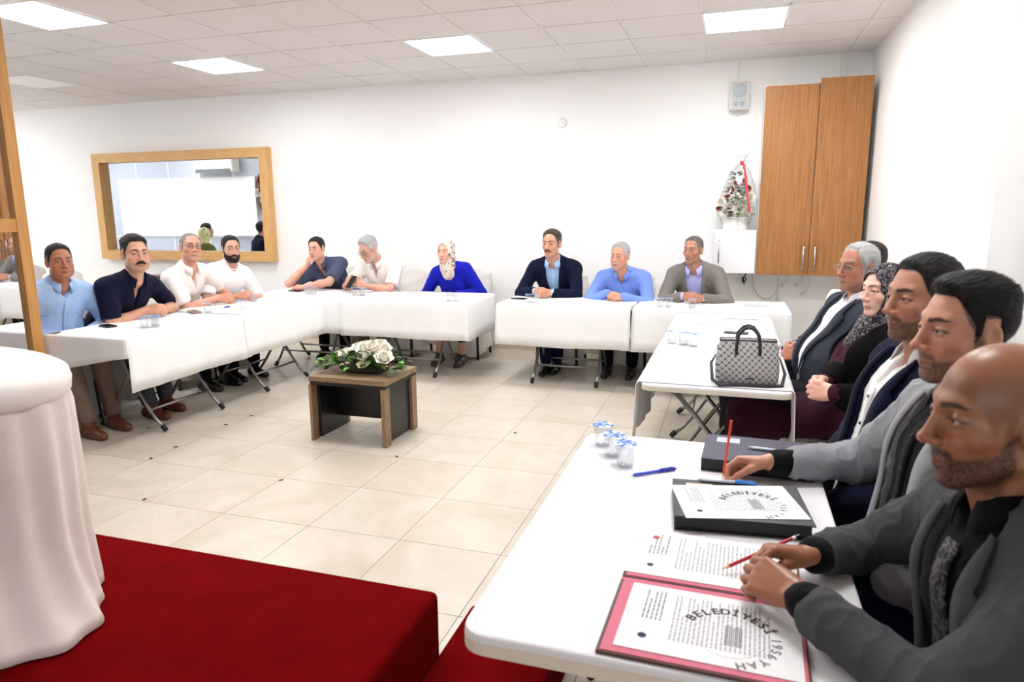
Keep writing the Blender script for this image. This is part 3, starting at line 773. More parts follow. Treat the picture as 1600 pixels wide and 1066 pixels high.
def head_paint(Q, p, base):
    """vertex colours on the head (linear)"""
    S = Q.copy(); S[:, 0] = np.abs(S[:, 0]); x, y, z = S.T
    C = np.tile(np.array(rgb(base), f32), (len(Q), 1))
    def mixc(c, m):
        nonlocal C
        C = C*(1-m[:, None])+np.array(rgb(c), f32)*m[:, None]
    r = np.array(base, float)
    warm = tuple(np.clip(r*[1.04, .88, .84], 0, 255))
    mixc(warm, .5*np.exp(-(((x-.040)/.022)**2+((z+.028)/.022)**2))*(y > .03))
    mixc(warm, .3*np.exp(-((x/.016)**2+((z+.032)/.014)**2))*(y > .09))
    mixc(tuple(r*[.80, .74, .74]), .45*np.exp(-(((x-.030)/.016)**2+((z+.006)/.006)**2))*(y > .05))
    C *= (1+.05*nz3(Q, 130.))[:, None].astype(f32)
    hc = p.get('hair', (30, 24, 22))
    bm = beard_mask(S, Q, p)
    if p.get('stubble'): mixc(p.get('beardc', hc), bm*p['stubble']*(.85+.15*nz3(Q, 500.)))
    mm = must_mask(S, Q)
    if p.get('must'): mixc(p.get('mustc', hc), np.clip(mm*p['must'], 0, 1))
    # lips
    lipm = sstep(.0075-np.abs(z+.068), -.001, .003)*sstep(.0235-x, -.001, .005)*(y > .075)
    lipm *= sstep(y-(.083-.30*x), -.002, .004)
    mixc(p.get('lipc', tuple(r*[.86, .66, .64])), (.8 if 'lipc' in p else .55)*lipm)
    lin = np.exp(-((z+.0676)/.0016)**2)*(x < .024)*(y > .078); mixc((70, 30, 28), .75*lin)
    # brows
    bz = p.get('browz', .0285)+.004*sstep(x, .012, .034)-.16*np.maximum(0, x-.036)
    bt = p.get('browt', .0052)*(1-.5*sstep(x, .03, .05))
    bmk = sstep(bt-np.abs(z-bz), -.0018, .0018)*sstep(x, .008, .014)*sstep(.053-x, 0, .006)*(y > .045)
    mixc(p.get('browc', hc), p.get('browa', .92)*bmk)
    # lids: lash line
    ey = np.sqrt(((x-.0315)/.0150)**2+((z-.0055)/.0058)**2)
    mixc((40, 26, 22), p.get('lash', .8)*np.exp(-((ey-1.0)/.22)**2)*(y > .06)*(z > .0035))
    if not p.get('bald'):
        g = hair_g(S, p); mixc(p.get('scalp', hc), .9*sstep(g, -.003, .008)*(1-sstep(x, .069, .074)*(z < .04)))
    elif p.get('shave'):
        g = hair_g(S, p); mixc(p['hair'], p['shave']*sstep(g, -.010, .012)*sstep(-z+.075+.35*np.maximum(0, -y), -.015, .02))
    return C
FING = [(.031, .089, .072, .0090), (.0105, .093, .081, .0092), (-.0105, .090, .074, .0088), (-.030, .083, .058, .0078)]
def hand_ops(F, W, Y, N, side, curl, sc=1., spread=0., thumb=(.55, .75, -.35), tcurl=.5):
    """W wrist, Y finger direction, N back-of-hand normal; curl = 4x3 bend angles (radians) or one number"""
    Y = nv(Y); N = np.array(N, float); N = nv(N-Y*(N@Y)); X = np.cross(N, Y)*(1 if side == 'R' else -1)
    W = np.array(W, float)
    T = lambda x, y, z: W+sc*(X*x+Y*y+N*z)
    # palm
    kn = []
    for i, (kx, ky, L, r) in enumerate(FING):
        F.cap(T(kx*.55, .006, 0), T(kx, ky-.004, .002), .0135*sc, .0118*sc, k=.012)
    F.ell(T(0, .048, -.004), (.036*sc, .040*sc, .014*sc), np.stack([X, Y, N], 1), k=.012)
    F.ell(T(.026, .034, -.010), (.014*sc, .026*sc, .014*sc), np.stack([X, Y, N], 1), k=.010)
    c = np.array(curl, float)
    if c.ndim == 0: c = np.tile([c, c*1.15, c*.7], (4, 1))
    elif c.ndim == 1: c = np.tile(c, (4, 1))
    tips = []
    for i, (kx, ky, L, r) in enumerate(FING):
        a = 0; p = T(kx, ky, 0); sp = spread*(kx/.03)
        for j, fr in enumerate((.46, .30, .24)):
            a += c[i][j]
            d = Y*math.cos(a)-N*math.sin(a)+X*sp*math.cos(a)
            q = p+nv(d)*L*fr*sc
            F.cap(p, q, r*(1-.07*j)*sc, r*(.95-.09*j)*sc, k=.0035 if j else .006)
            p = q
        tips.append(p)
    p = T(.022, .022, -.010); d = nv(X*thumb[0]+Y*thumb[1]+N*thumb[2])
    for j, (L, r) in enumerate(((.046, .0125), (.034, .0105), (.026, .0092))):
        q = p+d*L*sc; F.cap(p, q, r*sc, r*.9*sc, k=.006); p = q
        d = nv(d+(-X*.45+Y*.15-N*.25)*tcurl)
    return tips, X
def ik(S, W, l1, l2, pole):
    S = np.array(S, float); W = np.array(W, float); d = W-S; L = np.linalg.norm(d)
    if L > (l1+l2)*.995: k = L/((l1+l2)*.995); l1 *= k; l2 *= k
    a = (l1*l1-l2*l2+L*L)/(2*L); h = math.sqrt(max(0, l1*l1-a*a)); u = d/L
    pl = np.array(pole, float); pl = nv(pl-u*(pl@u))
    return S+u*a+pl*h
def frame_from(yaw, pitch, roll=0):
    """head axes: columns right, forward, up. yaw = world angle of forward (deg), pitch up +"""
    y, p, r = map(math.radians, (yaw, pitch, roll))
    f = np.array([math.cos(y)*math.cos(p), math.sin(y)*math.cos(p), math.sin(p)])
    rt = np.array([math.sin(y), -math.cos(y), 0]); up = np.cross(rt, f)
    rt2 = rt*math.cos(r)+up*math.sin(r); up2 = np.cross(rt2, f)
    return np.stack([rt2, f, up2], 1)
def cloth_post(amp, s, seed=0.):
    st = np.array([1.25, 1.25, .8], f32)
    def f(P):
        n = nz3(P*st, s*.75, seed); m = nz3(P*st, s*1.6, seed+3)
        return amp*n*.7-amp*1.5*(1-np.abs(n))**5-amp*1.0*(1-np.abs(m))**5
    return f
class Person:
    def __init__(s, **k):
        s.k = k
        fa = math.radians(k['face']); s.fw = np.array([math.cos(fa), math.sin(fa), 0]); s.rt = np.array([math.sin(fa), -math.cos(fa), 0]); s.up = np.array([0, 0, 1.])
        s.hs = k.get('hs', 1.); s.C = np.array(k['head'], float); s.R = frame_from(k.get('hyaw', k['face']), k.get('hpitch', 0), k.get('hroll', 0))
        s.seat = np.array([*k['seat'], 0.]); s.sz = k.get('sz', .475)
        s.w = k.get('w', 1.); s.h = k.get('res', .006)
        s.root = empty('person', tuple(s.seat)); tag(s.root, k['label'], 'person')
        s.off = s.seat.astype(f32)
        s.feat = k.get('feat', {})
        # spine
        s.hip = s.seat+s.up*(s.sz+.095)-s.fw*.04+np.array(k.get('hipo', (0, 0, 0)))
        s.N = s.C+s.R@np.array([0, -.030, -.156])*s.hs
        s.N = s.N-s.fw*.012
        a = s.N-s.hip; s.L = np.linalg.norm(a); s.a = a/s.L
        s.fwd = nv(s.fw-s.a*(s.fw@s.a)); s.rgt = np.cross(s.fwd, s.a)
        tw = math.radians(k.get('twist', 0))
        if tw: s.fwd, s.rgt = s.fwd*math.cos(tw)-s.rgt*math.sin(tw), s.rgt*math.cos(tw)+s.fwd*math.sin(tw)
        s.M = np.stack([s.rgt, s.fwd, s.a], 1)       # torso frame columns
        s.q = s.L/.53
        sw = .182*s.w; sh = k.get('shrug', 0)
        s.sho = {'R': s.T(sw, -.005, .452+sh), 'L': s.T(-sw, -.005, .452+sh)}
        s.arms()
        s.legs()
    def T(s, x, y, z): return s.hip+s.rgt*x+s.fwd*y+s.a*(z*s.q)
    def arms(s):
        k = s.k; s.wr = {}; s.el = {}; s.hd = {}
        hp = k.get('hands', 'clasp'); c = np.array(k.get('hc', s.hip+s.fw*.5+s.up*.3), float)
        f, r, u = s.fw, s.rt, s.up
        if 'hdir' in k:
            a = math.radians(k['hdir']); f = np.array([math.cos(a), math.sin(a), 0]); r = np.array([math.sin(a), -math.cos(a), 0])
        if hp == 'clasp':
            s.wr = {'R': c+r*.082-f*.060+u*.008, 'L': c-r*.082-f*.050-u*.002}
            s.hd = {'R': dict(Y=-r*.62+f*.72+u*.05, N=r*.72+f*.62+u*.35, curl=(.75, .85, .45), thumb=(.35, .9, -.25)),
                    'L': dict(Y=r*.66+f*.68, N=-r*.75+f*.55+u*.30, curl=(.65, .9, .5), thumb=(.30, .9, -.15))}
        elif hp == 'fold':      # one hand laid over the other
            s.wr = {'R': c+r*.085-f*.055+u*.016, 'L': c-r*.080-f*.030-u*.004}
            s.hd = {'R': dict(Y=-r*.86+f*.42-u*.08, N=u*.72+f*.60, curl=(.45, .55, .35), thumb=(.45, .85, -.2)),
                    'L': dict(Y=r*.88+f*.36, N=u*.60+f*.62, curl=(.55, .75, .4), thumb=(.45, .85, -.2))}
        elif hp == 'lap':
            s.wr = {'R': c+r*.085-f*.04, 'L': c-r*.085-f*.03+u*.02}
            s.hd = {'R': dict(Y=-r*.75+f*.6-u*.2, N=u*.8+f*.4, curl=(.45, .6, .4)), 'L': dict(Y=r*.75+f*.6-u*.15, N=u*.8+f*.4, curl=(.45, .6, .4))}
        else:
            for sd in 'RL':
                h = hp[sd]; s.wr[sd] = np.array(h['w'], float); s.hd[sd] = {kk: v for kk, v in h.items() if kk not in ('w', 'pole')}
        for sd, sg in (('R', 1), ('L', -1)):
            pole = k.get('pole'+sd)
            if pole is None: pole = s.rgt*sg*.75-s.up*.8-s.fwd*.25
            s.el[sd] = ik(s.sho[sd], s.wr[sd], .285*s.k.get('arm', 1.), .255*s.k.get('arm', 1.), pole)
    def legs(s):
        k = s.k; s.kn = {}; s.an = {}; s.ft = {}
        for sd, sg in (('R', 1), ('L', -1)):
            o = k.get('foot'+sd, (0, 0))
            s.kn[sd] = s.seat+s.up*(s.sz+.06)+s.fw*(.40+.2*o[1])+s.rt*(sg*.115+o[0]*.5)
            s.an[sd] = s.seat+s.up*.10+s.fw*(.40+o[1])+s.rt*(sg*.115+o[0])
    # --- fields
    def torso(s, F, o, belly=None):
        b = s.k.get('belly', 0) if belly is None else belly
        w = s.w; M = s.M; q = s.q
        F.ell(s.T(0, 0, .04), (.168*w+o, .125+o, .125+o), M, k=.05)
        F.ell(s.T(0, .012+b*.6, .175), (.150*w+o+b*.6, .108+o+b, .150*q+o), M, k=.06)
        F.ell(s.T(0, .004, .355), (.158*w+o, .112+o, .150*q+o), M, k=.06)
        if s.k.get('bust'): 
            for sg in (-1, 1): F.ell(s.T(.065*sg, .085, .315), (.062+o, .050+o, .058+o), M, k=.04)
        F.cap(s.T(-.135*w, -.008, .446), s.T(.135*w, -.008, .446), .050+o, k=.05)
        for sg in (-1, 1): F.cap(s.T(0, -.022, .535), s.T(.125*w*sg, -.012, .478), .050+o*.7, .050+o*.7, k=.04)
    def sleeve(s, F, sd, r0, r1, r2, to=1.0, ext=0.):
        S, E, W = s.sho[sd], s.el[sd], s.wr[sd]
        if to <= .5:
            e = S+(E-S)*(to*2); F.cap(S, e, r0, r0*.88+r1*.12, k=.045)
        else:
            F.cap(S, E, r0, r1, k=.05); t = (to-.5)*2
            F.cap(E, E+(W-E)*t, r1, r2, k=.02)
    def skinfield(s):
        F = Field(); w = s.w
        F.ell(s.T(0, 0, .04), (.150*w, .110, .110), s.M, k=.04)
        F.ell(s.T(0, .005, .19), (.130*w, .090, .150*s.q), s.M, k=.05)
        F.ell(s.T(0, .0, .36), (.140*w, .095, .130*s.q), s.M, k=.05)
        F.cap(s.T(-.125*w, -.01, .445), s.T(.125*w, -.01, .445), .050, k=.04)
        for sg in (-1, 1): F.cap(s.T(0, -.024, .53), s.T(.12*w*sg, -.014, .470), .044, .042, k=.04)
        nr = s.k.get('neck', .056)*s.hs
        nk = s.C+s.R@np.array([0, -.022, -.065])*s.hs
        F.cap(s.N+s.a*-.02, nk, nr*1.04, nr*.96, k=.03)
        # throat under the chin
        F.cap(s.C+s.R@np.array([0, .020, -.085])*s.hs, s.N+s.fwd*.025, .030*s.hs, .034, k=.03)
        C, R, hs, ft = s.C.astype(f32), s.R.astype(f32), s.hs, s.feat
        sx = np.array([ft.get('sx', 1.), ft.get('sy', 1.), ft.get('sz', 1.)], f32)*hs
        s.sx = sx
        F.add(lambda P: head_sdf(((P-C)@R)/sx, ft)*float(sx.min()), s.C-.15*hs, s.C+.15*hs, k=.012)
        ar = s.k.get('armr', 1.)
        for sd in 'RL':
            S, E, W = s.sho[sd], s.el[sd], s.wr[sd]
            F.cap(S, E, .052*ar, .041*ar, k=.03)
            m = E+(W-E)*.35; F.cap(E, m, .040*ar, .042*ar, k=.02); F.cap(m, W, .042*ar, .026*ar, k=.02)
            h = dict(s.hd[sd]); h.setdefault('curl', .4)
            s.tips = getattr(s, 'tips', {}); s.tips[sd], _ = hand_ops(F, W, h['Y'], h['N'], sd, h['curl'], s.k.get('hsc', 1.), h.get('spread', .02), h.get('thumb', (.55, .75, -.35)), h.get('tcurl', .5))
        if s.k.get('legskin', True):
            for sd in 'RL':
                sg = 1 if sd == 'R' else -1
                F.cap(s.hip+s.rt*.085*sg, s.kn[sd], .070, .050, k=.03); F.cap(s.kn[sd], s.an[sd], .050, .034, k=.02)
                F.cap(s.an[sd]-s.up*.02, s.an[sd]+s.fw*.09-s.up*.06, .030, .024, k=.02)
        return F
    def mesh(s, name, F, h, material, cols=None, parent=None, rel=0, coarse=None):
        V, Q = polygonize(F, h)
        if rel: V = relax(V, Q, rel)
        c = cols(V) if cols is not None else None
        if coarse is not None:
            m = coarse(V)
            V2, Q = cluster(V, Q, m, .03)
            if cols is not None: c = cols(V2)
            V = V2
        return fastmesh(name, V-s.off, Q, material, parent or s.root, c)
    def tohead(s, V): return (((V-s.C.astype(f32))@s.R.astype(f32))/s.sx).astype(f32)
    def build(s):
        k = s.k; ft = s.feat; skin = k.get('skin', (205, 160, 135))
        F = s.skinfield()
        def paint(V):
            Q = s.tohead(V); n = ln(Q)
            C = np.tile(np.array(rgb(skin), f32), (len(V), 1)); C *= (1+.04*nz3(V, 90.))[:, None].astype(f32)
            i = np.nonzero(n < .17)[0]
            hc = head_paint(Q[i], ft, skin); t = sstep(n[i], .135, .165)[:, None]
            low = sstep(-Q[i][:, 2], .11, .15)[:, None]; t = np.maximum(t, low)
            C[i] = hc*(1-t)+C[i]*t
            hcol = np.array(rgb(tuple(np.array(skin, float)*[.98, .90, .88])), f32)
            for sd in 'RL':
                dd = ln(V-s.wr[sd].astype(f32)); m = (1-sstep(dd, .08, .20))[:, None]*.5
                C = C*(1-m)+hcol*m
                if s.h < .004:
                    nail = np.array(rgb(tuple(np.clip(np.array(skin, float)*[1.08, 1.0, .98], 0, 255))), f32)
                    for tp in s.tips[sd]:
                        m2 = (1-sstep(ln(V-tp.astype(f32)), .006, .009))[:, None]*.4; C = C*(1-m2)+nail*m2
            return C
        co = None
        if s.h < .004:
            def co(V):
                zt = (V-s.hip.astype(f32))@s.a.astype(f32)
                near = (ln(V-s.wr['R'].astype(f32)) < .24) | (ln(V-s.wr['L'].astype(f32)) < .24) | (ln(V-s.C.astype(f32)) < .24)
                return ~near
        body = s.mesh('body', F, s.h, skin_mat(), paint, coarse=co)
        s.body = body
        s.eyes(); s.hairdo(); s.dress(); s.extras()
        return s
    def P(s, x, y, z): return s.C+s.R@(np.array([x, y, z])*s.sx)-s.off
    def eyes(s):
        k = s.k; gaze = k.get('gaze', (0, 0)); n = 12 if s.h < .004 else 8
        if s.feat.get('eye', 1) < .3: return
        for sg in (-1, 1):
            c = s.P(.0315*sg, .0725, .0068); r = .0127*float(s.sx[0])
            g = nv([gaze[0], 1, gaze[1]]); Gy = s.R@g; Gx = nv(np.cross(Gy, s.R[:, 2])); Gz = np.cross(Gx, Gy)
            vs = [c+Gy*r]; fs = []; fm = []; rings = [.16, .30, .46, .9, 1.5, 2.2]
            for a in rings:
                for q in range(n):
                    t = 2*math.pi*q/n; vs.append(c+r*(Gy*math.cos(a)+(Gx*math.cos(t)+Gz*math.sin(t))*math.sin(a)))
            vs.append(c-Gy*r)
            for q in range(n): fs.append((0, 1+q, 1+(q+1) % n)); fm.append(2)
            for i in range(len(rings)-1):
                for q in range(n):
                    a = 1+i*n; fs.append((a+q, a+n+q, a+n+(q+1) % n, a+(q+1) % n)); fm.append(1 if i < 2 else 0)
            a = 1+(len(rings)-1)*n
            for q in range(n): fs.append((a+q, len(vs)-1, a+(q+1) % n)); fm.append(0)
            meshobj('eye', vs, fs, None, s.body, True, [mat('eye_white', (176, 166, 160), .25), mat('iris_brown', (58, 36, 22), .2), mat('pupil', (8, 6, 6), .15)], fm)
    def hairdo(s):
        ft = s.feat; C, R, sx = s.C.astype(f32), s.R.astype(f32), s.sx
        if not ft.get('bald') and not s.k.get('scarf'):
            F = Field(); F.add(lambda P: hair_sdf(((P-C)@R)/sx, ft)*float(sx.min()), s.C-.15*s.hs, s.C+.15*s.hs, k=0)
            hc = np.array(rgb(ft.get('hair', (30, 24, 22))), f32); h2 = np.array(rgb(ft.get('hair2', ft.get('hair', (30, 24, 22)))), f32)
            def cols(V):
                Q = s.tohead(V); m = np.clip(.5+.5*nz3(Q, 260.)+.0*Q[:, 0], 0, 1)
                sd = (1-sstep(Q[:, 2], .03, .08)); m = np.clip(m*.6+sd*.6, 0, 1)[:, None]
                return hc*(1-m)+h2*m
            hm = attr_mat('hair_'+('soft' if ft.get('soft') else 'dark'), .55 if not ft.get('soft') else .7, .5, 420)
            V, Q = polygonize(F, max(.0022, min(s.h*.8, .0045))); Cc = cols(V)
            if s.h < .0046:
                m = hair_g(np.abs(s.tohead(V))*[1, 0, 0]+s.tohead(V)*[0, 1, 1], ft) > -.002
                V, Q, Cc = s.strands(V, Q, Cc, F, m, 9000 if s.h < .0034 else 3500, ft.get('len', .020), .0008 if s.h < .0034 else .0014, 'hair')
            fastmesh('hair', V-s.off, Q, hm, s.root, Cc)
        if ft.get('beard'):
            th = ft['beard']
            def bs(P):
                Q = ((P-C)@R)/sx; S = Q.copy(); S[:, 0] = np.abs(S[:, 0])
                m = np.maximum(beard_mask(S, Q, ft), must_mask(S, Q))
                lip = sstep(.010-np.abs(S[:, 2]+.068), -.001, .004)*sstep(.024-S[:, 0], -.002, .004)*(S[:, 1] > .07)
                m = m*(1-lip)
                t = th*(.6+.4*sstep(-S[:, 2], .06, .10))+.0012*nz3(Q, 330.)
                d = head_base(S, ft)
                d = su(d, s_cap(S, (0, .0925, -.0620), (.022, .0815, -.0662), .0056, .003), .007)
                return (d-(t*m-.008*(1-m)))*float(sx.min())
            F = Field(); F.add(bs, s.C-.15*s.hs, s.C+.15*s.hs, k=0)
            bc = np.array(rgb(ft.get('beardc', ft.get('hair', (30, 24, 22)))), f32)
            s.mesh('beard', F, max(.0022, min(s.h*.8, .0045)), attr_mat('hair_dark', .55, .5, 420), lambda V: np.tile(bc, (len(V), 1))*(1+.25*nz3(V, 300.))[:, None])
        if ft.get('whiskers'): s.whiskers(*ft['whiskers'])
        if ft.get('moustache'):
            mc = ft.get('mustc', ft.get('hair', (30, 24, 22))); th = ft['moustache']; F = Field()
            C_, T_ = s.C, lambda x, y, z: s.C+s.R@(np.array([x, y, z])*sx)
            for sg in (-1, 1):
                F.cap(T_(.002*sg, .0955, -.0495), T_(.018*sg, .0925, -.0530), th, th*1.05, k=.006); F.cap(T_(.018*sg, .0925, -.0530), T_(.0335*sg, .0815, -.0625), th*1.05, th*.55, k=.005)
            bc = np.array(rgb(mc), f32)
            s.mesh('moustache', F, max(.0022, min(s.h*.6, .003)), attr_mat('hair_dark', .55, .5, 420), lambda V: np.tile(bc, (len(V), 1))*(1+.25*nz3(V, 500.))[:, None])
    def strands(s, V, Q, C, F, mask, n, L, wd, kind):
        rs = np.random.RandomState(3); idx = np.flatnonzero(mask)
        if not len(idx): return V, Q, C
        i = rs.choice(idx, n); p = V[i]+rs.uniform(-.0015, .0015, (n, 3)).astype(f32)
        e = .003; g = np.stack([F(p+np.eye(3, dtype=f32)[a]*e)-F(p-np.eye(3, dtype=f32)[a]*e) for a in range(3)], 1); g /= ln(g)[:, None]+1e-9
        q = s.tohead(p)
        if kind == 'hair':
            top = sstep(q[:, 2], .05, .09)[:, None]
            d = top*np.stack([q[:, 0]*4, np.full(n, -1.), np.full(n, .25)], 1)+(1-top)*np.stack([np.zeros(n), np.full(n, -.55), np.full(n, -1.)], 1)
        else: d = np.stack([q[:, 0]*6, np.full(n, .3), np.full(n, -1.)], 1)
        d = (d+rs.normal(0, .22, (n, 3)))@s.R.T
        d = d-g*(d*g).sum(1)[:, None]; d /= ln(d)[:, None]+1e-9
        L = L*rs.uniform(.5, 1.1, n)[:, None]; sd = np.cross(d, g)*wd*.5
        lift = (.05 if kind == 'hair' else .30)
        a0 = p-g*.0015; a1 = p+d*L*.5+g*L*lift; a2 = p+d*L+g*L*lift*(.9 if kind == 'hair' else 1.6)
        nv0 = len(V); NV = np.stack([a0-sd, a0+sd, a1-sd*.9, a1+sd*.9, a2-sd*.3, a2+sd*.3], 1).reshape(-1, 3).astype(f32)
        b = nv0+6*np.arange(n)[:, None]; NQ = np.concatenate([b+[0, 1, 3, 2], b+[2, 3, 5, 4]])
        cc = np.repeat(C[i]*rs.uniform(.6, 1.25, (n, 1)), 6, 0)
        return np.concatenate([V, NV]), np.concatenate([Q, NQ]), np.concatenate([C, cc])
    def whiskers(s, n, L, seed=1):
        """short beard hairs on chin, jaw and lip"""
        ft = s.feat; C, R, sx = s.C.astype(f32), s.R.astype(f32), s.sx
        F = Field(); F.add(lambda P: head_sdf(((P-C)@R)/sx, ft)*float(sx.min()), s.C-.15, s.C+.15, k=0)
        V, Q = polygonize(F, .004); q = s.tohead(V); S = q.copy(); S[:, 0] = np.abs(S[:, 0])
        lip = (np.abs(S[:, 2]+.0685) < .0085) & (S[:, 0] < .024) & (S[:, 1] > .075)
        m = ((beard_mask(S, q, ft) > .55) | (must_mask(S, q) > .4)) & ~lip
        bc = np.array(rgb(ft.get('beardc', (44, 32, 28))), f32); k = len(V)
        V2, Q2, C2 = s.strands(V, Q, np.tile(bc, (k, 1)), F, m, n, L, .00045, 'beard')
        fastmesh('beard', V2[k:]-s.off, Q2[len(Q):]-k, attr_mat('hair_dark', .55, .5, 420), s.root, C2[k:])
    # --- clothes
    def tl(s, P): return (P-s.hip.astype(f32))@s.M.astype(f32)*np.array([1, 1, 1/s.q], f32)
    def dress(s):
        k = s.k; top = k['top']; kind = top['kind']; h = max(s.h*1.15, .005 if s.h < .004 else .007)
        cm = mat(top['mat'], top['col'], top.get('rough', .85), 0, top.get('bump', .25), top.get('scale', 500), top.get('var', .06), top.get('sheen', .04), .12)
        name = {'polo': 'polo_shirt', 'tee': 't_shirt', 'shirt': 'shirt', 'jacket': 'shirt', 'blouse': 'blouse', 'coat': 'blouse'}[kind]
        amp = k.get('wrinkle', .0022)
        to = {'polo': .36, 'tee': .36, 'shirt': 1.0, 'jacket': .97, 'blouse': .97, 'coat': .97}[kind]
        rr = k.get('slv', 1.)
        # neck opening: ball at the neck, V wedge at the front
        def neckcut(F, r, vz=None, vw=.03):
            nn = (s.N+s.a*.012).astype(f32); nk = (s.C+s.R@np.array([0, -.022, -.065])*s.hs)
            F.cap(nn-s.a*.005, nk+s.a*.05, r, r, k=.008, op='s')
            if vz is not None:
                def wedge(P):
                    L = s.tl(P); ww = (L[:, 2]-vz)*vw/(.50-vz)
                    return np.maximum(np.maximum(np.abs(L[:, 0])-ww, -L[:, 1]), vz-L[:, 2])
                F.add(wedge, s.T(0, .05, .42)-.18, s.T(0, .05, .42)+.18, k=.004, op='s')
        o = .010 if kind == 'jacket' else .016
        F = Field(); s.torso(F, o)
        for sd in 'RL':
            if kind in ('polo', 'tee'): s.sleeve(F, sd, .068*rr, .064*rr, .05, to)
            else:
                s.sleeve(F, sd, (.066 if kind != 'jacket' else .054)*rr, (.054 if kind != 'jacket' else .044)*rr, (.040 if kind != 'jacket' else .036)*rr, to)
        if to < .5:
            for sd in 'RL':     # open sleeve end, cut flat
                S, E = s.sho[sd], s.el[sd]; u = nv(E-S).astype(f32); c = (S+(E-S)*(to*2+.10)).astype(f32)
                F.add(lambda P, u=u, c=c: np.maximum(-((P-c)@u), ln(P-c)-.12), c-.12, c+.12, k=.004, op='s')
        neckcut(F, .058*s.hs, top.get('vz'), top.get('vw', .03))
        sd_ = float(k['seat'][0]*7+k['seat'][1]*3)
        lo, hi = F.bounds(); F.add(cloth_post(amp, 26., sd_), lo, hi, op='d')
        s.shirt = s.mesh(name, F, h, cm)
        if kind in ('polo', 'shirt', 'jacket'):
            s.collar('collar', cm if 'colcol' not in top else mat(top['mat']+'_collar', top['colcol'], .8), s.shirt, .064*s.hs, .034, .016, top.get('open', .5), top.get('drop', .030), flare=.018)
        if kind in ('tee',):
            s.ring('neck_band', cm, s.shirt, .060*s.hs)
        if kind == 'shirt' or kind == 'jacket' or kind == 'polo': s.placket(cm, top)
        if kind == 'jacket':
            j = k['jacket']; jm = mat(j['mat'], j['col'], j.get('rough', .8), 0, j.get('bump', .3), j.get('scale', 420), j.get('var', .10), j.get('sheen', .02), .10)
            F = Field(); s.torso(F, .024); TF = Field(); s.torso(TF, .030)
            prof = j.get('open', [(.10, .0), (.30, .018), (.50, .075)])
            zs = [p[0] for p in prof]; ws = [p[1] for p in prof]
            zb = zs[0]
            def wfun(z): return np.interp(z, zs, ws, left=ws[0]-.0).astype(f32)-np.maximum(0, zb-z)*(0 if j.get('unbuttoned') else .6)+np.maximum(0, zb-z)*(.25 if j.get('unbuttoned') else 0)
            lw = j.get('lapel', .055)
            def vcut(P):
                L = s.tl(P); return np.maximum(np.abs(L[:, 0])-wfun(L[:, 2]), -(L[:, 1]-.0))
            F.add(vcut, s.T(0, .1, .25)-.4, s.T(0, .1, .25)+.4, k=.004, op='s')
            neckcut(F, .066*s.hs)
            for sd in 'RL': s.sleeve(F, sd, .066*rr, .056*rr, .044*rr, j.get('to', .94))
            lo, hi = F.bounds(); F.add(cloth_post(k.get('jwr', .0026), 19., sd_+1), lo, hi, op='d')
            s.jk = s.mesh('jacket', F, h, jm)
            LF = Field(); s.torso(LF, .026); zl = np.linspace(zb+.0, .515, 26)
            for sg in (-1, 1):
                XZ = []
                for z in zl:
                    w0 = float(wfun(z))-.002; lz = float(np.interp(z, [zb, zb+.10, .37, .405, .412, .44, .515], [.006, lw*.55, lw, lw*1.12, lw*.62, lw*.66, lw*.30]))
                    for t in (0, .5, 1): XZ.append((sg*(w0+lz*t), z))
                V = s.surf_many(LF, XZ, .006)
                for i in range(len(zl)):
                    V[i*3+1] = V[i*3+1]+s.fwd*.006; V[i*3+2] = V[i*3+2]+s.fwd*.007
                fs = []
                for i in range(len(zl)-1):
                    for q in range(2): a_ = i*3+q; fs.append((a_, a_+1, a_+4, a_+3))
                lo_ = meshobj('lapel', V, fs, jm, s.jk, True); m_ = lo_.modifiers.new('solid', 'SOLIDIFY'); m_.thickness = .006; m_.offset = 0
            s.collar('jacket_collar', jm, s.jk, .072*s.hs, .030, .010, 2.7, .004, flare=.020, z0=-.006)
            b = MB()
            if not j.get('unbuttoned'):
                for zz in (zb-.02, zb-.12):
                    y = .14+k.get('belly', 0)*1.4; c = s.surf(TF, .012, zz); b = MB(); b.ball(tuple(c-s.off), .009); b.build('button', mat('button_dark', (30, 28, 28), .4), s.jk, True)
            for sd in 'RL':
                u = nv(s.wr[sd]-s.el[sd]); c = s.el[sd]+(s.wr[sd]-s.el[sd])*.93
            if top.get('tie'):
                tm = top['tie']; vs = []; fs = []; zz = np.linspace(.47, .06, 14)
                SF = Field(); s.torso(SF, .014); XZ = []
                for i, z in enumerate(zz):
                    w = np.interp(z, [.06, .16, .44, .455, .47], [.020, .042, .020, .016, .021])
                    XZ += [(x, z) for x in (-w, 0, w)]
                vs = s.surf_many(SF, XZ, .006)
                for i in range(len(zz)-1):
                    for q in range(2): a = i*3+q; fs.append((a, a+1, a+4, a+3))
                o_ = meshobj('tie', vs, fs, tm, s.root, True); m_ = o_.modifiers.new('solid', 'SOLIDIFY'); m_.thickness = .004; m_.offset = 0
        if kind == 'coat' or k.get('cardigan'):
            pass
        s.lower(h)
    def surf_many(s, F, XZ, off=.0):
        ys = np.linspace(.30, -.06, 90).astype(f32); n = len(XZ)
        P = np.array([s.T(x, 0, z) for x, z in XZ], f32)[:, None, :]+ys[None, :, None]*s.fwd.astype(f32)
        d = F(P.reshape(-1, 3)).reshape(n, -1); neg = d < 0
        i = np.where(neg.any(1), neg.argmax(1), 70); r = np.arange(n)
        a = d[r, np.maximum(i-1, 0)]; b = d[r, i]; t = np.where(neg.any(1) & (i > 0), a/np.maximum(a-b, 1e-6), 1)
        y = ys[np.maximum(i-1, 0)]+(ys[i]-ys[np.maximum(i-1, 0)])*np.clip(t, 0, 1)
        return [s.T(x, yy+off, z)-s.off for (x, z), yy in zip(XZ, y)]
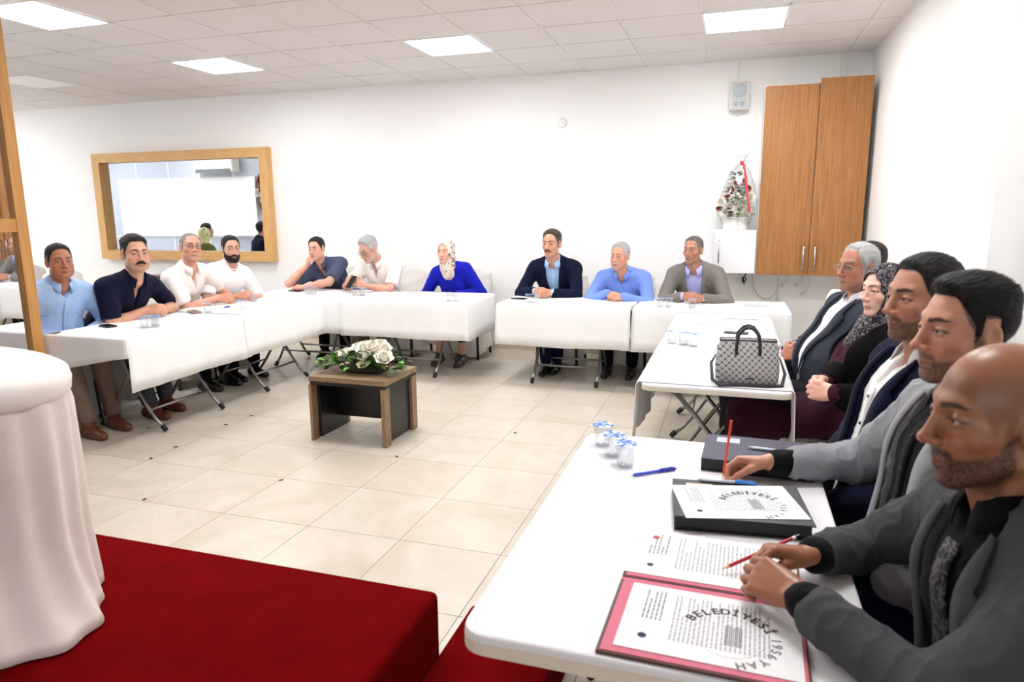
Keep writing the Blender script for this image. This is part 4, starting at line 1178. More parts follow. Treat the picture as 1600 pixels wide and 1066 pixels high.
    def surf(s, F, x, z, off=.0):
        """front surface point of a torso field at torso coords x,z"""
        ys = np.linspace(.28, -.05, 120); P = np.array([s.T(x, y, z) for y in ys], f32); d = F(P)
        i = np.argmax(d < 0) if (d < 0).any() else 80
        return s.T(x, ys[i]+off, z)
    def placket(s, cm, top):
        TF = Field(); s.torso(TF, .018 if s.k['top']['kind'] != 'jacket' else .012)
        z0 = top.get('vz', .47); zz = np.linspace(min(z0, .46), top.get('pz', .05), 12); vs = []; fs = []
        vs = s.surf_many(TF, [(x, z) for z in zz for x in (-.015, .015)], .002)
        for i in range(len(zz)-1): a = 2*i; fs.append((a, a+1, a+3, a+2))
        o = meshobj('placket', vs, fs, cm, s.shirt, True); m = o.modifiers.new('solid', 'SOLIDIFY'); m.thickness = .005; m.offset = 0
        bm_ = mat('button_'+top['mat'], top.get('btn', (225, 225, 228)), .35)
        for z in np.arange(min(z0, .45)-.03, top.get('pz', .05), -.085):
            b = MB(); c = s.surf(TF, 0, z, .006)-s.off; b.ball(tuple(c), .0055, 8, 4); b.build('button', bm_, s.shirt, True)
    def collar(s, name, cm, parent, r, hgt, thick, opn, drop, flare=.016, z0=.0):
        ax = nv(s.a*.75+s.R[:, 2]*.25); f = nv(s.fwd-ax*(s.fwd@ax)); rt = np.cross(f, ax); c = s.N+ax*(.004+z0)
        n = 28; vs = []; fs = []
        for i in range(n+1):
            t = -1+2*i/n                      # -1..1 around the back
            th = math.pi/2+math.pi+t*(math.pi-opn*.55)   # angle measured from right, back at 3pi/2
            dx, dy = math.cos(th), math.sin(th)
            fr = max(0, abs(t)-.72)/.28
            for rr, zz in ((r*.97, -.016-.004*fr), (r*.98, hgt*(1-.35*fr)), (r*1.04, hgt*1.05*(1-.35*fr)), (r+flare*(.7+.5*fr), hgt*.25-drop*.5*fr), (r+flare*(1.1+.6*fr), -.010-drop*fr)):
                vs.append(c+(rt*dx*1.0+f*dy*(1.0 if dy < 0 else 1.02))*rr+ax*zz-s.off)
        for i in range(n):
            for q in range(4): a = i*5+q; fs.append((a, a+1, a+6, a+5))
        o = meshobj(name, vs, fs, cm, parent, True); m = o.modifiers.new('solid', 'SOLIDIFY'); m.thickness = .004; m.offset = 0
        return o
    def ring(s, name, cm, parent, r):
        ax = nv(s.a*.8+s.R[:, 2]*.2); f = nv(s.fwd-ax*(s.fwd@ax)); rt = np.cross(f, ax); c = s.N+ax*.006
        b = MB(); b.tube([tuple(c+(rt*math.cos(t)+f*math.sin(t))*r*1.03+ax*(-.012*math.sin(t))-s.off) for t in np.linspace(0, 2*math.pi, 25)], .0075, 6)
        return b.build(name, cm, parent, True)
    def lower(s, h):
        k = s.k; b = k.get('bottom', dict(mat='trousers_dark', col=(28, 28, 34)))
        bmat = mat(b['mat'], b['col'], .85, 0, .25, 400, .08, .02, .10)
        F = Field(); F.ell(s.T(0, 0, .03), (.172*s.w, .130, .118), s.M, k=.05)
        leg = b.get('len', .93); skirt = b.get('skirt')
        for sd in 'RL':
            sg = 1 if sd == 'R' else -1
            F.cap(s.hip+s.rt*.085*sg-s.up*.005, s.kn[sd], .088, .070, k=.04)
            e = s.kn[sd]+(s.an[sd]-s.kn[sd])*leg
            F.cap(s.kn[sd], e, .068, .052 if not skirt else .085, k=.03 if not skirt else .12)
        if skirt:
            F.cap((s.kn['R']+s.kn['L'])/2, (s.an['R']+s.an['L'])/2+s.up*.06, .10, .13, k=.10)
            F.cap(s.hip, (s.kn['R']+s.kn['L'])/2, .085, .075, k=.08)
        lo, hi = F.bounds(); F.add(cloth_post(.0035, 17., 5.), lo, hi, op='d')
        s.mesh('skirt' if skirt else 'trousers', F, max(h, .009), bmat)
        sh = k.get('shoes', dict(mat='shoe_black', col=(22, 20, 20)))
        sm = mat(sh['mat'], sh['col'], .35, 0, .1, 80)
        for sd in 'RL':
            a = s.an[sd]; g = a-s.up*(a[2]); F = Field()
            F.cap(g-s.fw*.045+s.up*.042, g+s.fw*.05+s.up*.045, .040, .040, k=.02); F.cap(g+s.fw*.05+s.up*.040, g+s.fw*.16+s.up*.026, .043, .032, k=.03)
            F.cap(g-s.fw*.03+s.up*.05, a-s.up*.005, .040, .044, k=.02)
            F.cap(a+s.up*.01, a+s.up*.09, .036, .036, k=.004, op='s')
            lo, hi = F.bounds(); F.add(lambda P: -P[:, 2]+.0, lo-.1, np.array([hi[0], hi[1], 0.]), k=0, op='x') if 0 else None
            F.add(lambda P: P[:, 2]-.002, lo-.1, hi, k=.004, op='s')
            so = s.mesh('shoe', F, .007, sm)
    def extras(s):
        for e in s.k.get('extra', []): e(s)
# --- extras
def glasses(color=(40, 36, 34), rim=True, low=0., lens=(.031, .019)):
    def f(s):
        gm = mat('glasses_%d_%d_%d' % color, color, .3, .3); b = MB(); n = 18
        g = link(bpy.data.objects.new('glasses', None), s.root)
        g.location = (0, 0, 0)
        def loop(sg):
            return [tuple(s.P(.0315*sg+.0235*math.cos(t)*(1 if True else 1), .1005-abs(.0315*sg+.0235*math.cos(t))*.16+.001, .004-low+.0165*math.sin(t))) for t in np.linspace(0, 2*math.pi, n+1)]
        for sg in (-1, 1):
            L = loop(sg)
            if rim: b.tube(L, .0014, 6)
            b.tube([tuple(s.P(.054*sg, .092, .009-low)), tuple(s.P(.071*sg, .085, .010-low)), tuple(s.P(.079*sg, .02, .010-low)), tuple(s.P(.080*sg, -.012, .012)), tuple(s.P(.078*sg, -.022, -.004))], .0015, 6)
            lv = L[:-1]; meshobj('lens', lv, [tuple(range(len(lv)))], lens_mat(), g)
        b.tube([tuple(s.P(-.0095, .1005, .007-low)), tuple(s.P(0, .1035, .010-low)), tuple(s.P(.0095, .1005, .007-low))], .0014, 6)
        b.build('glasses_frame', gm, g, True)
    return f
def lens_mat():
    if 'lens_glass' in MATS: return MATS['lens_glass']
    m, nt, b = new_mat('lens_glass'); out = nt.nodes['Material Output']
    tr = nt.nodes.new('ShaderNodeBsdfTransparent'); gl = nt.nodes.new('ShaderNodeBsdfGlossy'); gl.inputs['Roughness'].default_value = .02
    mx = nt.nodes.new('ShaderNodeMixShader'); mx.inputs[0].default_value = .10; tr.inputs['Color'].default_value = (.93, .94, .95, 1)
    nt.links.new(tr.outputs[0], mx.inputs[1]); nt.links.new(gl.outputs[0], mx.inputs[2]); nt.links.new(mx.outputs[0], out.inputs['Surface'])
    MATS['lens_glass'] = m; return m
def scarf(mname, pattern, spread=.12, ch=.0, tail=True):
    """head scarf: hood around the head with a face opening, falling over neck and chest"""
    def f(s):
        C, R, sx = s.C.astype(f32), s.R.astype(f32), s.sx; F = Field()
        def hood(P):
            Q = ((P-C)@R)/sx; S = Q.copy(); S[:, 0] = np.abs(S[:, 0])
            d = s_ell(S, (0, -.014, .040), (.0735, .093, .083)); d = su(d, s_ell(S, (0, .012, -.02), (.066, .070, .094)), .04)
            d = d-.011-.0015*np.sin(Q[:, 1]*60+Q[:, 2]*70+3*np.sin(Q[:, 0]*30))*.5
            fo = np.sqrt((S[:, 0]/.064)**2+((S[:, 2]+.016)/.100)**2)-1       # face oval
            return np.maximum(d, np.where(S[:, 1] > .018, -fo*.06, -.03-0*fo))*float(sx.min())
        F.add(hood, s.C-.17, s.C+.17, k=0)
        F.cap(s.C+s.R@np.array([0, -.03, -.06]), s.N+s.a*.0, .078, .088, k=.03)
        F.cap(s.C+s.R@np.array([0, .006, -.112]), s.T(0, .045, .47), .044, .070, k=.04)
        if tail:
            for sg in (-1, 1): F.cap(s.N+s.a*.0, s.T(.11*sg, .0, .475), .072, .055, k=.05)
            F.cap(s.T(0, .07, .48), s.T(.0, .115, .40-ch), .060, .042, k=.05)
        F.add(lambda P: s_ell(((P-C)@R)/sx, (0, .075, -.014), (.061, .075, .103))*float(sx.min()), s.C-.16, s.C+.16, k=.004, op='s')
        lo, hi = F.bounds(); F.add(lambda P: .0016*np.sin((P@s.R[:, 2].astype(f32))*80+5*np.sin((P@s.R[:, 0].astype(f32))*28)), lo, hi, op='d')
        s.mesh('headscarf', F, max(.003, s.h*.8), pattern)
    return f
# ------------------------------------------------------------------ the people round the tables
def pxray(px, py): return _f*1.0+_r*((px-800)/FPX)-_u*((py-533)/FPX)
def on_x(px, py, X): d = pxray(px, py); t = X/d.x; return np.array([X, d.y*t, CAM_H+d.z*t])
def on_y(px, py, Y): d = pxray(px, py); t = Y/d.y; return np.array([d.x*t, Y, CAM_H+d.z*t])
def on_z(px, py, Z): d = pxray(px, py); t = (Z-CAM_H)/d.z; return np.array([d.x*t, d.y*t, Z])
def at_d(px, py, t): d = pxray(px, py); return np.array([d.x*t, d.y*t, CAM_H+d.z*t])
DK = (26, 21, 20); GREY = (150, 148, 146)
brown_tr = dict(mat='trousers_taupe', col=(112, 98, 88)); black_tr = dict(mat='trousers_black', col=(20, 20, 24)); navy_tr = dict(mat='trousers_navy', col=(24, 26, 44)); grey_tr = dict(mat='trousers_grey', col=(70, 72, 78))
brown_sh = dict(mat='shoe_brown', col=(92, 48, 28))
CAST = []
def cast(**k): CAST.append(k)
# left row
h = on_x(93, 410, -4.50)
cast(label='man in light blue long-sleeved shirt sitting beside the wood framed partition', face=-12, seat=(-4.74, h[1]+.03), head=h, hyaw=-22, hpitch=2, w=1.08, belly=.035,
     hands='lap', hc=(-4.42, h[1]+.02, .665), skin=(168, 112, 84), res=.0045, gaze=(.25, 0),
     feat=dict(hair=(34, 30, 30), tt=.010, ts=.004, hl=.096, fat=1, jaw=1.08, cheek=1.06, browc=(50, 38, 34), browa=.7, lash=.6, eye=.8),
     top=dict(kind='shirt', mat='shirt_sky', col=(158, 186, 226), open=.7), bottom=brown_tr, shoes=brown_sh, footR=(-.02, .18), footL=(.0, .12))
h = on_x(211, 398, -4.30)
cast(label='man in navy polo shirt with dark moustache sitting with clasped hands', face=-5, seat=(-4.72, h[1]+.02), head=h, hyaw=-24, hpitch=1, w=1.14, belly=.03, hs=1.13,
     hands='clasp', hc=(-4.235, h[1]+.12, .785), skin=(206, 156, 128), res=.0045, gaze=(.3, 0), armr=1.1,
     feat=dict(hair=(26, 22, 22), hair2=(60, 56, 54), tt=.018, ts=.003, hl=.094, rec=.5, fat=1, jaw=1.1, stubble=.30, moustache=.0080),
     top=dict(kind='polo', mat='polo_navy', col=(17, 18, 42), vz=.36, vw=.035, pz=.22, btn=(30, 30, 50), open=.9), bottom=grey_tr, shoes=brown_sh, footR=(0, .18), footL=(.02, .1))
h = on_x(298, 388, -4.46)
cast(label='man in white polo shirt and glasses with thin grey hair, head tilted', face=-5, seat=(-4.74, h[1]+.06), head=h, hyaw=-30, hpitch=8, hroll=6, w=1.0, hs=1.06,
     hands='clasp', hc=(-4.25, h[1]+.17, .780), skin=(208, 152, 126), res=.005, gaze=(.2, 0),
     feat=dict(hair=(128, 122, 118), tt=.004, ts=.004, hl=.098, rec=1.2, stubble=.12, browc=(110, 96, 88)), extra=[glasses((60, 36, 44))],
     top=dict(kind='polo', mat='polo_white', col=(240, 233, 228), vz=.38, pz=.25, open=.8), bottom=black_tr)
h = on_x(361, 390, -4.44)
cast(label='man in white t-shirt with full black beard sitting at the end of the row', face=-15, seat=(-4.72, h[1]+.02), head=h, hyaw=-34, w=1.0,
     hands='clasp', hc=(-4.23, h[1]-.07, .775), skin=(206, 158, 134), res=.005, gaze=(.2, 0),
     feat=dict(hair=(20, 17, 17), tt=.012, ts=.006, hl=.094, beard=.010, stubble=.9, browt=.0058), top=dict(kind='tee', mat='tee_white', col=(244, 243, 243)), bottom=black_tr)
# back row
h = on_y(495, 390, 6.35)
cast(label='man in slate blue polo shirt resting his chin on his hand', face=-80, seat=(h[0]+.10, 6.72), head=h, hyaw=-88, hpitch=-2, hroll=-6, w=1.06,
     hands=dict(R=dict(w=h+np.array([-.095, -.065, -.175]), Y=(.50, -.12, .86), N=(-.5, -.8, .2), curl=(.75, 1.0, .7), thumb=(.3, .9, -.3)), L=dict(w=(h[0]-.02, 6.11, .772), Y=(-.95, -.2, 0), N=(0, -.45, .9), curl=.45)),
     poleR=(-.7, -.2, -.9), poleL=(.8, -.1, -.5), skin=(212, 158, 136), res=.005, feat=dict(hair=(34, 28, 26), tt=.014, ts=.006, hl=.092, jaw=1.05, fat=1),
     top=dict(kind='polo', mat='polo_slate', col=(76, 82, 108), vz=.37, pz=.24, btn=(60, 66, 96)), bottom=black_tr)
h = on_y(576, 390, 6.36)
cast(label='grey-haired man in white polo shirt bent over his phone', face=-95, seat=(h[0]+.06, 6.72), head=h, hyaw=-112, hpitch=-26, w=1.08, hs=1.06, belly=.02,
     hands=dict(R=dict(w=(h[0]-.16, 6.15, .80), Y=(.55, -.45, .45), N=(-.75, -.5, -.2), curl=(.7, .8, .5)), L=dict(w=(h[0]+.07, 6.13, .80), Y=(-.75, -.35, .35), N=(.55, -.75, .1), curl=(.75, .8, .5))),
     skin=(206, 156, 134), res=.005, eyedown=1, feat=dict(hair=(158, 156, 154), hair2=(184, 182, 180), tt=.018, ts=.009, hl=.094, stubble=.55, beardc=(186, 182, 178), browc=(120, 112, 108), soft=1, eye=.7), extra=[glasses((40, 36, 36), low=.006)],
     top=dict(kind='polo', mat='polo_white', col=(240, 233, 228), vz=.38, pz=.25), bottom=brown_tr)
scarf_cream = None
h = on_y(697, 394, 6.45)
cast(label='woman in royal blue blouse and cream patterned headscarf', face=-88, seat=(h[0]+.06, 6.78), head=h, hyaw=-98, w=.90, bust=1, scarf=1, hs=.97,
     hands='lap', hc=(h[0]+.02, 6.42, .685), skin=(222, 170, 146), res=.005, feat=dict(hair=(120, 90, 70), lipc=(190, 96, 96), browc=(120, 88, 70), browt=.0036, sx=.98, jaw=.92), extra=['cream'],
     top=dict(kind='blouse', mat='blouse_royal', col=(24, 30, 168)), bottom=dict(mat='trousers_navy', col=(20, 22, 60), len=.60), shoes=dict(mat='shoe_taupe', col=(66, 56, 54)), footR=(.02, .02), footL=(0, .04))
h = on_y(862, 382, 6.36)
cast(label='man in navy suit and pale blue shirt with brown moustache', face=-90, seat=(h[0]+.01, 6.72), head=h, hyaw=-100, w=1.12, hs=1.07,
     hands='clasp', hc=(h[0]-.03, 6.115, .782), skin=(204, 150, 122), res=.0045, gaze=(-.15, 0), feat=dict(hair=(62, 46, 38), hair2=(110, 100, 94), tt=.014, ts=.006, hl=.098, quiff=.004, moustache=.0064, mustc=(84, 62, 50), browc=(80, 60, 50)),
     top=dict(kind='jacket', mat='shirt_pale', col=(168, 200, 240), open=.65), jacket=dict(mat='suit_navy', col=(17, 22, 46), open=[(.04, .018), (.20, .036), (.36, .054), (.50, .072)], unbuttoned=1), bottom=navy_tr, footR=(-.09, .10), footL=(.06, .0), extra=['pin'])
h = on_y(969, 401, 6.30)
cast(label='man in cornflower blue shirt with white hair and grey moustache', face=-92, seat=(h[0]+.03, 6.70), head=h, hyaw=-110, hpitch=-3, w=1.08, belly=.02,
     hands='fold', hc=(h[0]-.005, 6.07, .775), skin=(206, 150, 122), res=.0045, feat=dict(hair=(172, 168, 164), hair2=(196, 192, 188), tt=.009, ts=.007, hl=.096, moustache=.0066, mustc=(186, 180, 174), browc=(120, 104, 96), soft=1, fat=1),
     top=dict(kind='shirt', mat='shirt_cornflower', col=(122, 152, 228), open=.75, btn=(120, 146, 210)), bottom=black_tr, extra=['watch'])
h = on_y(1083, 392, 6.30)
cast(label='man in taupe grey blazer and lilac shirt with cropped grey hair', face=-95, seat=(h[0]+.06, 6.70), head=h, hyaw=-114, w=1.06,
     hands='clasp', hc=(h[0]+.02, 6.06, .782), skin=(178, 128, 100), res=.0045, feat=dict(hair=(104, 100, 98), hair2=(132, 128, 124), tt=.007, ts=.004, hl=.096, rec=.5, stubble=.35, beardc=(112, 100, 94), browc=(70, 56, 50)),
     top=dict(kind='jacket', mat='shirt_lilac', col=(184, 184, 238), open=.7), jacket=dict(mat='blazer_taupe', col=(126, 120, 114), open=[(.05, .012), (.20, .035), (.50, .078)]), bottom=dict(mat='trousers_charcoal', col=(40, 40, 44)))
# right row
h = at_d(1356, 412, 4.2)
cast(label='dark-haired man half hidden behind the man in rimless glasses', face=180, seat=(.56, h[1]+.02), head=h, hyaw=205, w=1.0,
     hands='lap', hc=(.40, h[1], .66), skin=(176, 120, 96), res=.006, feat=dict(hair=(40, 32, 30), tt=.016, ts=.008), top=dict(kind='jacket', mat='shirt_white', col=(238, 238, 242)), jacket=dict(mat='suit_black', col=(26, 26, 30)), bottom=black_tr)
h = at_d(1340, 419, 3.50)
cast(label='white-haired man in charcoal suit wearing thin metal glasses', face=180, seat=(.44, h[1]-.02), head=h, hyaw=214, hpitch=0, w=1.08, belly=.03, twist=20,
     hands='clasp', hc=on_x(1231, 550, .31), hdir=190,
     skin=(174, 116, 90), res=.004, feat=dict(hair=(196, 196, 196), hair2=(170, 170, 170), tt=.009, ts=.008, hl=.104, rec=.9, browc=(120, 100, 90), stubble=.18, beardc=(150, 140, 134), soft=1, fat=1, nose=1.05), extra=[glasses((150, 140, 120), rim=True)],
     top=dict(kind='jacket', mat='shirt_white', col=(228, 232, 244), open=.7), jacket=dict(mat='suit_charcoal', col=(56, 60, 70), open=[(.06, .03), (.22, .045), (.50, .080)], unbuttoned=1), bottom=dict(mat='trousers_charcoal', col=(40, 40, 44)))
h = at_d(1380, 455, 3.10)
cast(label='woman in maroon dress and black coat with dark patterned headscarf', face=180, seat=(.52, h[1]-.02), head=h, hyaw=214, hpitch=-1, w=.92, twist=15, bust=1, scarf=1, hs=.97,
     hands='clasp', hc=on_x(1273, 607, .36), hdir=190, skin=(232, 186, 166), res=.0035, gaze=(.1, 0), legskin=False, feat=dict(hair=(40, 28, 26), lipc=(198, 112, 110), browc=(60, 42, 36), browt=.0038, jaw=.90, sx=.97, nose=.92, lash=1.),
     top=dict(kind='blouse', mat='coat_maroon', col=(56, 18, 36)), bottom=dict(mat='skirt_maroon', col=(48, 16, 32), skirt=1), extra=['dark', 'coat'])
h = at_d(1441, 468, 1.97)
cast(label='man in dark navy suit and open white shirt with stubble beard', face=180, seat=(.42, h[1]+.02), head=h, hyaw=207, hpitch=0, w=1.06, twist=12,
     hands=dict(R=dict(w=(.30, h[1]+.12, .66), Y=(-.9, -.2, 0), N=(0, 0, 1), curl=.4), L=dict(w=(.30, h[1]-.14, .66), Y=(-.9, .2, 0), N=(0, 0, 1), curl=.4)),
     skin=(178, 124, 98), res=.0032, gaze=(.1, 0), legskin=False, feat=dict(hair=(24, 20, 20), tt=.012, ts=.008, hl=.090, stubble=.70, beardc=(44, 32, 28), must=.6, rough=.0012, whiskers=(2600, .0035), bl=.008, len=.016, browt=.0055),
     top=dict(kind='jacket', mat='shirt_bright', col=(240, 238, 234), vz=.40, open=1.0, drop=.04, btn=(60, 70, 110)), jacket=dict(mat='suit_midnight', col=(16, 18, 40), open=[(.02, .034), (.22, .040), (.50, .078)], unbuttoned=1), bottom=navy_tr)
h = at_d(1508, 518, 1.55)
_pw = on_z(1205, 722, .80)
cast(label='young man in light grey blazer and black shirt writing with an orange pencil', face=182, seat=(.46, h[1]-.0), head=h, hyaw=199, hpitch=0, w=1.02, twist=10,
     hands=dict(R=dict(w=_pw, Y=(-.95, .0, -.12), N=(.10, .50, .84), curl=[(.55, .75, .35), (.70, .8, .4), (.85, .9, .5), (.95, .9, .5)], thumb=(.30, .92, -.42), tcurl=.55), L=dict(w=(.30, h[1]-.16, .70), Y=(-.9, .3, 0), N=(0, 0, 1), curl=.4)),
     poleR=(.15, .6, -.55), arm=1.08, skin=(190, 136, 108), res=.0028, jwr=.0045, gaze=(.1, 0), legskin=False, feat=dict(hair=(18, 15, 16), tt=.015, ts=.003, hl=.090, quiff=.008, stubble=.66, beardc=(48, 34, 30), must=.55, rough=.0012, whiskers=(3200, .0035), bl=.010, len=.018, browt=.0052, scalp=(70, 54, 48), nose=1.04),
     top=dict(kind='jacket', mat='shirt_black', col=(14, 14, 16), open=.5, btn=(20, 20, 22)), jacket=dict(mat='blazer_light_grey', col=(146, 146, 150), to=.86, open=[(.02, .06), (.22, .06), (.50, .080)], unbuttoned=1), bottom=navy_tr)
h = at_d(1556, 652, 1.13)
_rw = on_z(1268, 868, .80); _lw = on_z(1248, 934, .81)
cast(label='bald man in dark grey suit with patterned tie holding a red pencil', face=178, seat=(.50, h[1]-.02), head=h, hyaw=194, hpitch=-3, w=1.12, twist=12,
     hands=dict(R=dict(w=_rw, Y=(-.93, -.22, .10), N=(-.05, .35, .93), curl=[(.75, .9, .5), (.8, .95, .5), (.85, .95, .5), (.9, .95, .5)], thumb=(.25, .93, -.30)), L=dict(w=_lw, Y=(-.78, .58, .06), N=(-.22, -.55, .80), curl=[(.55, .75, .4), (.62, .8, .45), (.7, .85, .5), (.8, .85, .5)], thumb=(.35, .9, -.30))),
     poleR=(.35, .75, -.35), poleL=(.45, -.75, -.55), skin=(156, 104, 74), res=.0026, jwr=.0042, gaze=(.1, 0), legskin=False,
     feat=dict(hair=(60, 46, 42), bald=1, shave=.35, stubble=.72, beardc=(38, 28, 25), must=.8, whiskers=(4200, .0042), bl=.006, browc=(40, 30, 28), browt=.0050, nose=1.08, jaw=1.05, hl=.05),
     top=dict(kind='jacket', mat='shirt_black', col=(14, 14, 16), open=.5, tie='tie'), jacket=dict(mat='suit_dark_grey', col=(72, 72, 74), to=.90, open=[(.04, .03), (.22, .05), (.50, .078)], unbuttoned=1), bottom=black_tr)
# ---- patterned cloth
def vor_pattern(name, base, cols, scale, thr=.18, rough=.7):
    m, nt, b = new_mat(name); tc = nt.nodes.new('ShaderNodeTexCoord'); vo = nt.nodes.new('ShaderNodeTexVoronoi'); vo.inputs['Scale'].default_value = scale; vo.feature = 'DISTANCE_TO_EDGE'
    n0 = nt.nodes.new('ShaderNodeTexNoise'); n0.inputs['Scale'].default_value = scale*.6; mx0 = nt.nodes.new('ShaderNodeMix'); mx0.data_type = 'VECTOR'; mx0.inputs[0].default_value = .12
    nt.links.new(tc.outputs['Object'], n0.inputs['Vector']); nt.links.new(tc.outputs['Object'], mx0.inputs[4]); nt.links.new(n0.outputs['Color'], mx0.inputs[5]); nt.links.new(mx0.outputs[1], vo.inputs['Vector'])
    cr = nt.nodes.new('ShaderNodeValToRGB'); e = cr.color_ramp.elements; cr.color_ramp.interpolation = 'CONSTANT'
    e[0].position = 0; e[0].color = (*rgb(cols[0]), 1); e[1].position = thr; e[1].color = (*rgb(base), 1)
    if len(cols) > 1:
        v2 = nt.nodes.new('ShaderNodeTexVoronoi'); v2.inputs['Scale'].default_value = scale*.45; nt.links.new(tc.outputs['Object'], v2.inputs['Vector'])
        c2 = nt.nodes.new('ShaderNodeValToRGB'); c2.color_ramp.interpolation = 'CONSTANT'; sp = nt.nodes.new('ShaderNodeSeparateColor'); nt.links.new(v2.outputs['Color'], sp.inputs[0])
        el = c2.color_ramp.elements; el[0].color = (*rgb(base), 1); el[1].position = .74; el[1].color = (*rgb(cols[0]), 1)
        for i, c in enumerate(cols[1:]): q = el.new(.84+.16*i/len(cols)); q.color = (*rgb(c), 1)
        nt.links.new(sp.outputs[0], c2.inputs[0]); nt.links.new(c2.outputs[0], b.inputs['Base Color'])
    else: nt.links.new(vo.outputs['Distance'], cr.inputs[0]); nt.links.new(cr.outputs[0], b.inputs['Base Color'])
    setin(b, 'Roughness', rough); setin(b, 'Specular IOR Level', .25); MATS[name] = m
    return m
scarf_cream = vor_pattern('scarf_cream', (226, 212, 196), [(208, 186, 170), (180, 84, 74), (96, 120, 130)], 95)
scarf_dark = vor_pattern('scarf_dark', (30, 28, 42), [(168, 158, 150)], 42, .032)
scarf_green = vor_pattern('scarf_green', (206, 206, 150), [(120, 150, 90), (60, 90, 140)], 40)
tie_mat = vor_pattern('tie_paisley', (34, 34, 36), [(84, 82, 80)], 34, .08)
def pin(s):
    TF = Field(); s.torso(TF, .032); c = s.surf(TF, -.105, .40, .004)-s.off
    MB().ball(tuple(c), (.009, .004, .009), 10, 6).build('lapel_pin', mat('pin_red', (190, 60, 50), .3), s.root, True)
def watch(s):
    W, E = s.wr['L'], s.el['L']; u = nv(E-W); c = W+u*.03; a = nv(np.cross(u, s.up)); b = np.cross(u, a)
    MB().tube([tuple(c+(a*math.cos(t)+b*math.sin(t))*.037-s.off) for t in np.linspace(0, 2*math.pi, 25)], .007, 6).build('wrist_watch', chrome, s.root, True)
def coat(s):
    """open black coat over the dress"""
    F = Field(); s.torso(F, .030)
    def vcut(P):
        L = s.tl(P); return np.maximum(np.abs(L[:, 0])-.070-.05*np.maximum(0, .3-L[:, 2]), -L[:, 1])
    F.add(vcut, s.T(0, .1, .25)-.45, s.T(0, .1, .25)+.45, k=.004, op='s')
    F.cap(s.N, s.C, .07, .07, k=.006, op='s')
    for sd in 'RL': s.sleeve(F, sd, .070, .058, .046, .95)
    s.mesh('coat', F, .006, mat('coat_black', (12, 10, 13), .9, 0, .25, 300, .05, 0, .08))
EX = {'cream': lambda s: scarf('c', scarf_cream, tail=False)(s), 'dark': lambda s: scarf('d', scarf_dark, ch=.03)(s), 'green': lambda s: scarf('g', scarf_green)(s), 'pin': pin, 'watch': watch, 'coat': coat}
PEOPLE = {}
def build_people(sel=None):
    for i, k in enumerate(CAST):
        if sel is not None and i not in sel: continue
        k = dict(k); k['extra'] = [EX[e] if isinstance(e, str) else e for e in k.get('extra', [])]
        if k['top'].get('tie') == 'tie': k['top'] = dict(k['top'], tie=tie_mat)
        if k['top']['kind'] == 'shirt': k['top'].setdefault('vz', .47)
        t0 = time.time(); PEOPLE[i] = Person(**k).build()
        print('person', i, round(time.time()-t0, 2), k['label'][:30])
build_people()
# a covered chair under every sitter
who = ['light blue shirted man', 'navy polo shirted man', 'man in glasses and white polo', 'bearded man in white t-shirt', 'man resting his chin', 'man reading his phone', 'woman in royal blue', 'navy suited man with moustache', 'blue shirted man with white hair', 'man in taupe blazer',
       'half hidden dark-haired man', 'white-haired man in charcoal suit', 'woman in maroon dress', 'man in dark navy suit with stubble', 'young man in light grey blazer', 'bald man']
for i, s in PEOPLE.items():
    kind = 'g' if i in (0, 1) else ('d' if i < 10 else 'w')
    chair((s.seat[0]-s.fw[0]*.02 if i < 10 else min(s.seat[0]+.13, .62))+(.13 if i == 5 else 0), s.seat[1]-s.fw[1]*.02, s.k['face'], 'covered banquet chair under the '+who[i], kind)
# ------------------------------------------------------------------ small things
def clear_mat(name, tint=(.93, .95, .97), gloss=.16, rough=.05):
    if name in MATS: return MATS[name]
    m, nt, b = new_mat(name); out = nt.nodes['Material Output']
    tr = nt.nodes.new('ShaderNodeBsdfTransparent'); gl = nt.nodes.new('ShaderNodeBsdfGlossy'); gl.inputs['Roughness'].default_value = rough
    fr = nt.nodes.new('ShaderNodeLayerWeight'); fr.inputs['Blend'].default_value = .35
    mx = nt.nodes.new('ShaderNodeMixShader'); tr.inputs['Color'].default_value = (*tint, 1)
    ad = nt.nodes.new('ShaderNodeMath'); ad.operation = 'MULTIPLY_ADD'; nt.links.new(fr.outputs['Facing'], ad.inputs[0]); ad.inputs[1].default_value = gloss*1.6; ad.inputs[2].default_value = gloss*.35
    nt.links.new(ad.outputs[0], mx.inputs[0]); nt.links.new(tr.outputs[0], mx.inputs[1]); nt.links.new(gl.outputs[0], mx.inputs[2]); nt.links.new(mx.outputs[0], out.inputs['Surface'])
    MATS[name] = m; return m
foil, nt, b_ = new_mat('foil_lid_blue'); tc = nt.nodes.new('ShaderNodeTexCoord'); nz = nt.nodes.new('ShaderNodeTexNoise'); nz.inputs['Scale'].default_value = 55
cr = nt.nodes.new('ShaderNodeValToRGB'); cr.color_ramp.interpolation = 'CONSTANT'; e = cr.color_ramp.elements; e[0].color = (*rgb((36, 92, 190)), 1); e[1].position = .52; e[1].color = (*rgb((226, 234, 246)), 1)
q = e.new(.47); q.color = (*rgb((120, 170, 226)), 1)
nt.links.new(tc.outputs['Object'], nz.inputs['Vector']); nt.links.new(nz.outputs['Fac'], cr.inputs[0]); nt.links.new(cr.outputs[0], b_.inputs['Base Color']); setin(b_, 'Roughness', .3); setin(b_, 'Metallic', .2)
cupm = clear_mat('cup_plastic', (.965, .97, .975), .25)
waterm = clear_mat('cup_water', (.955, .965, .97), .15)
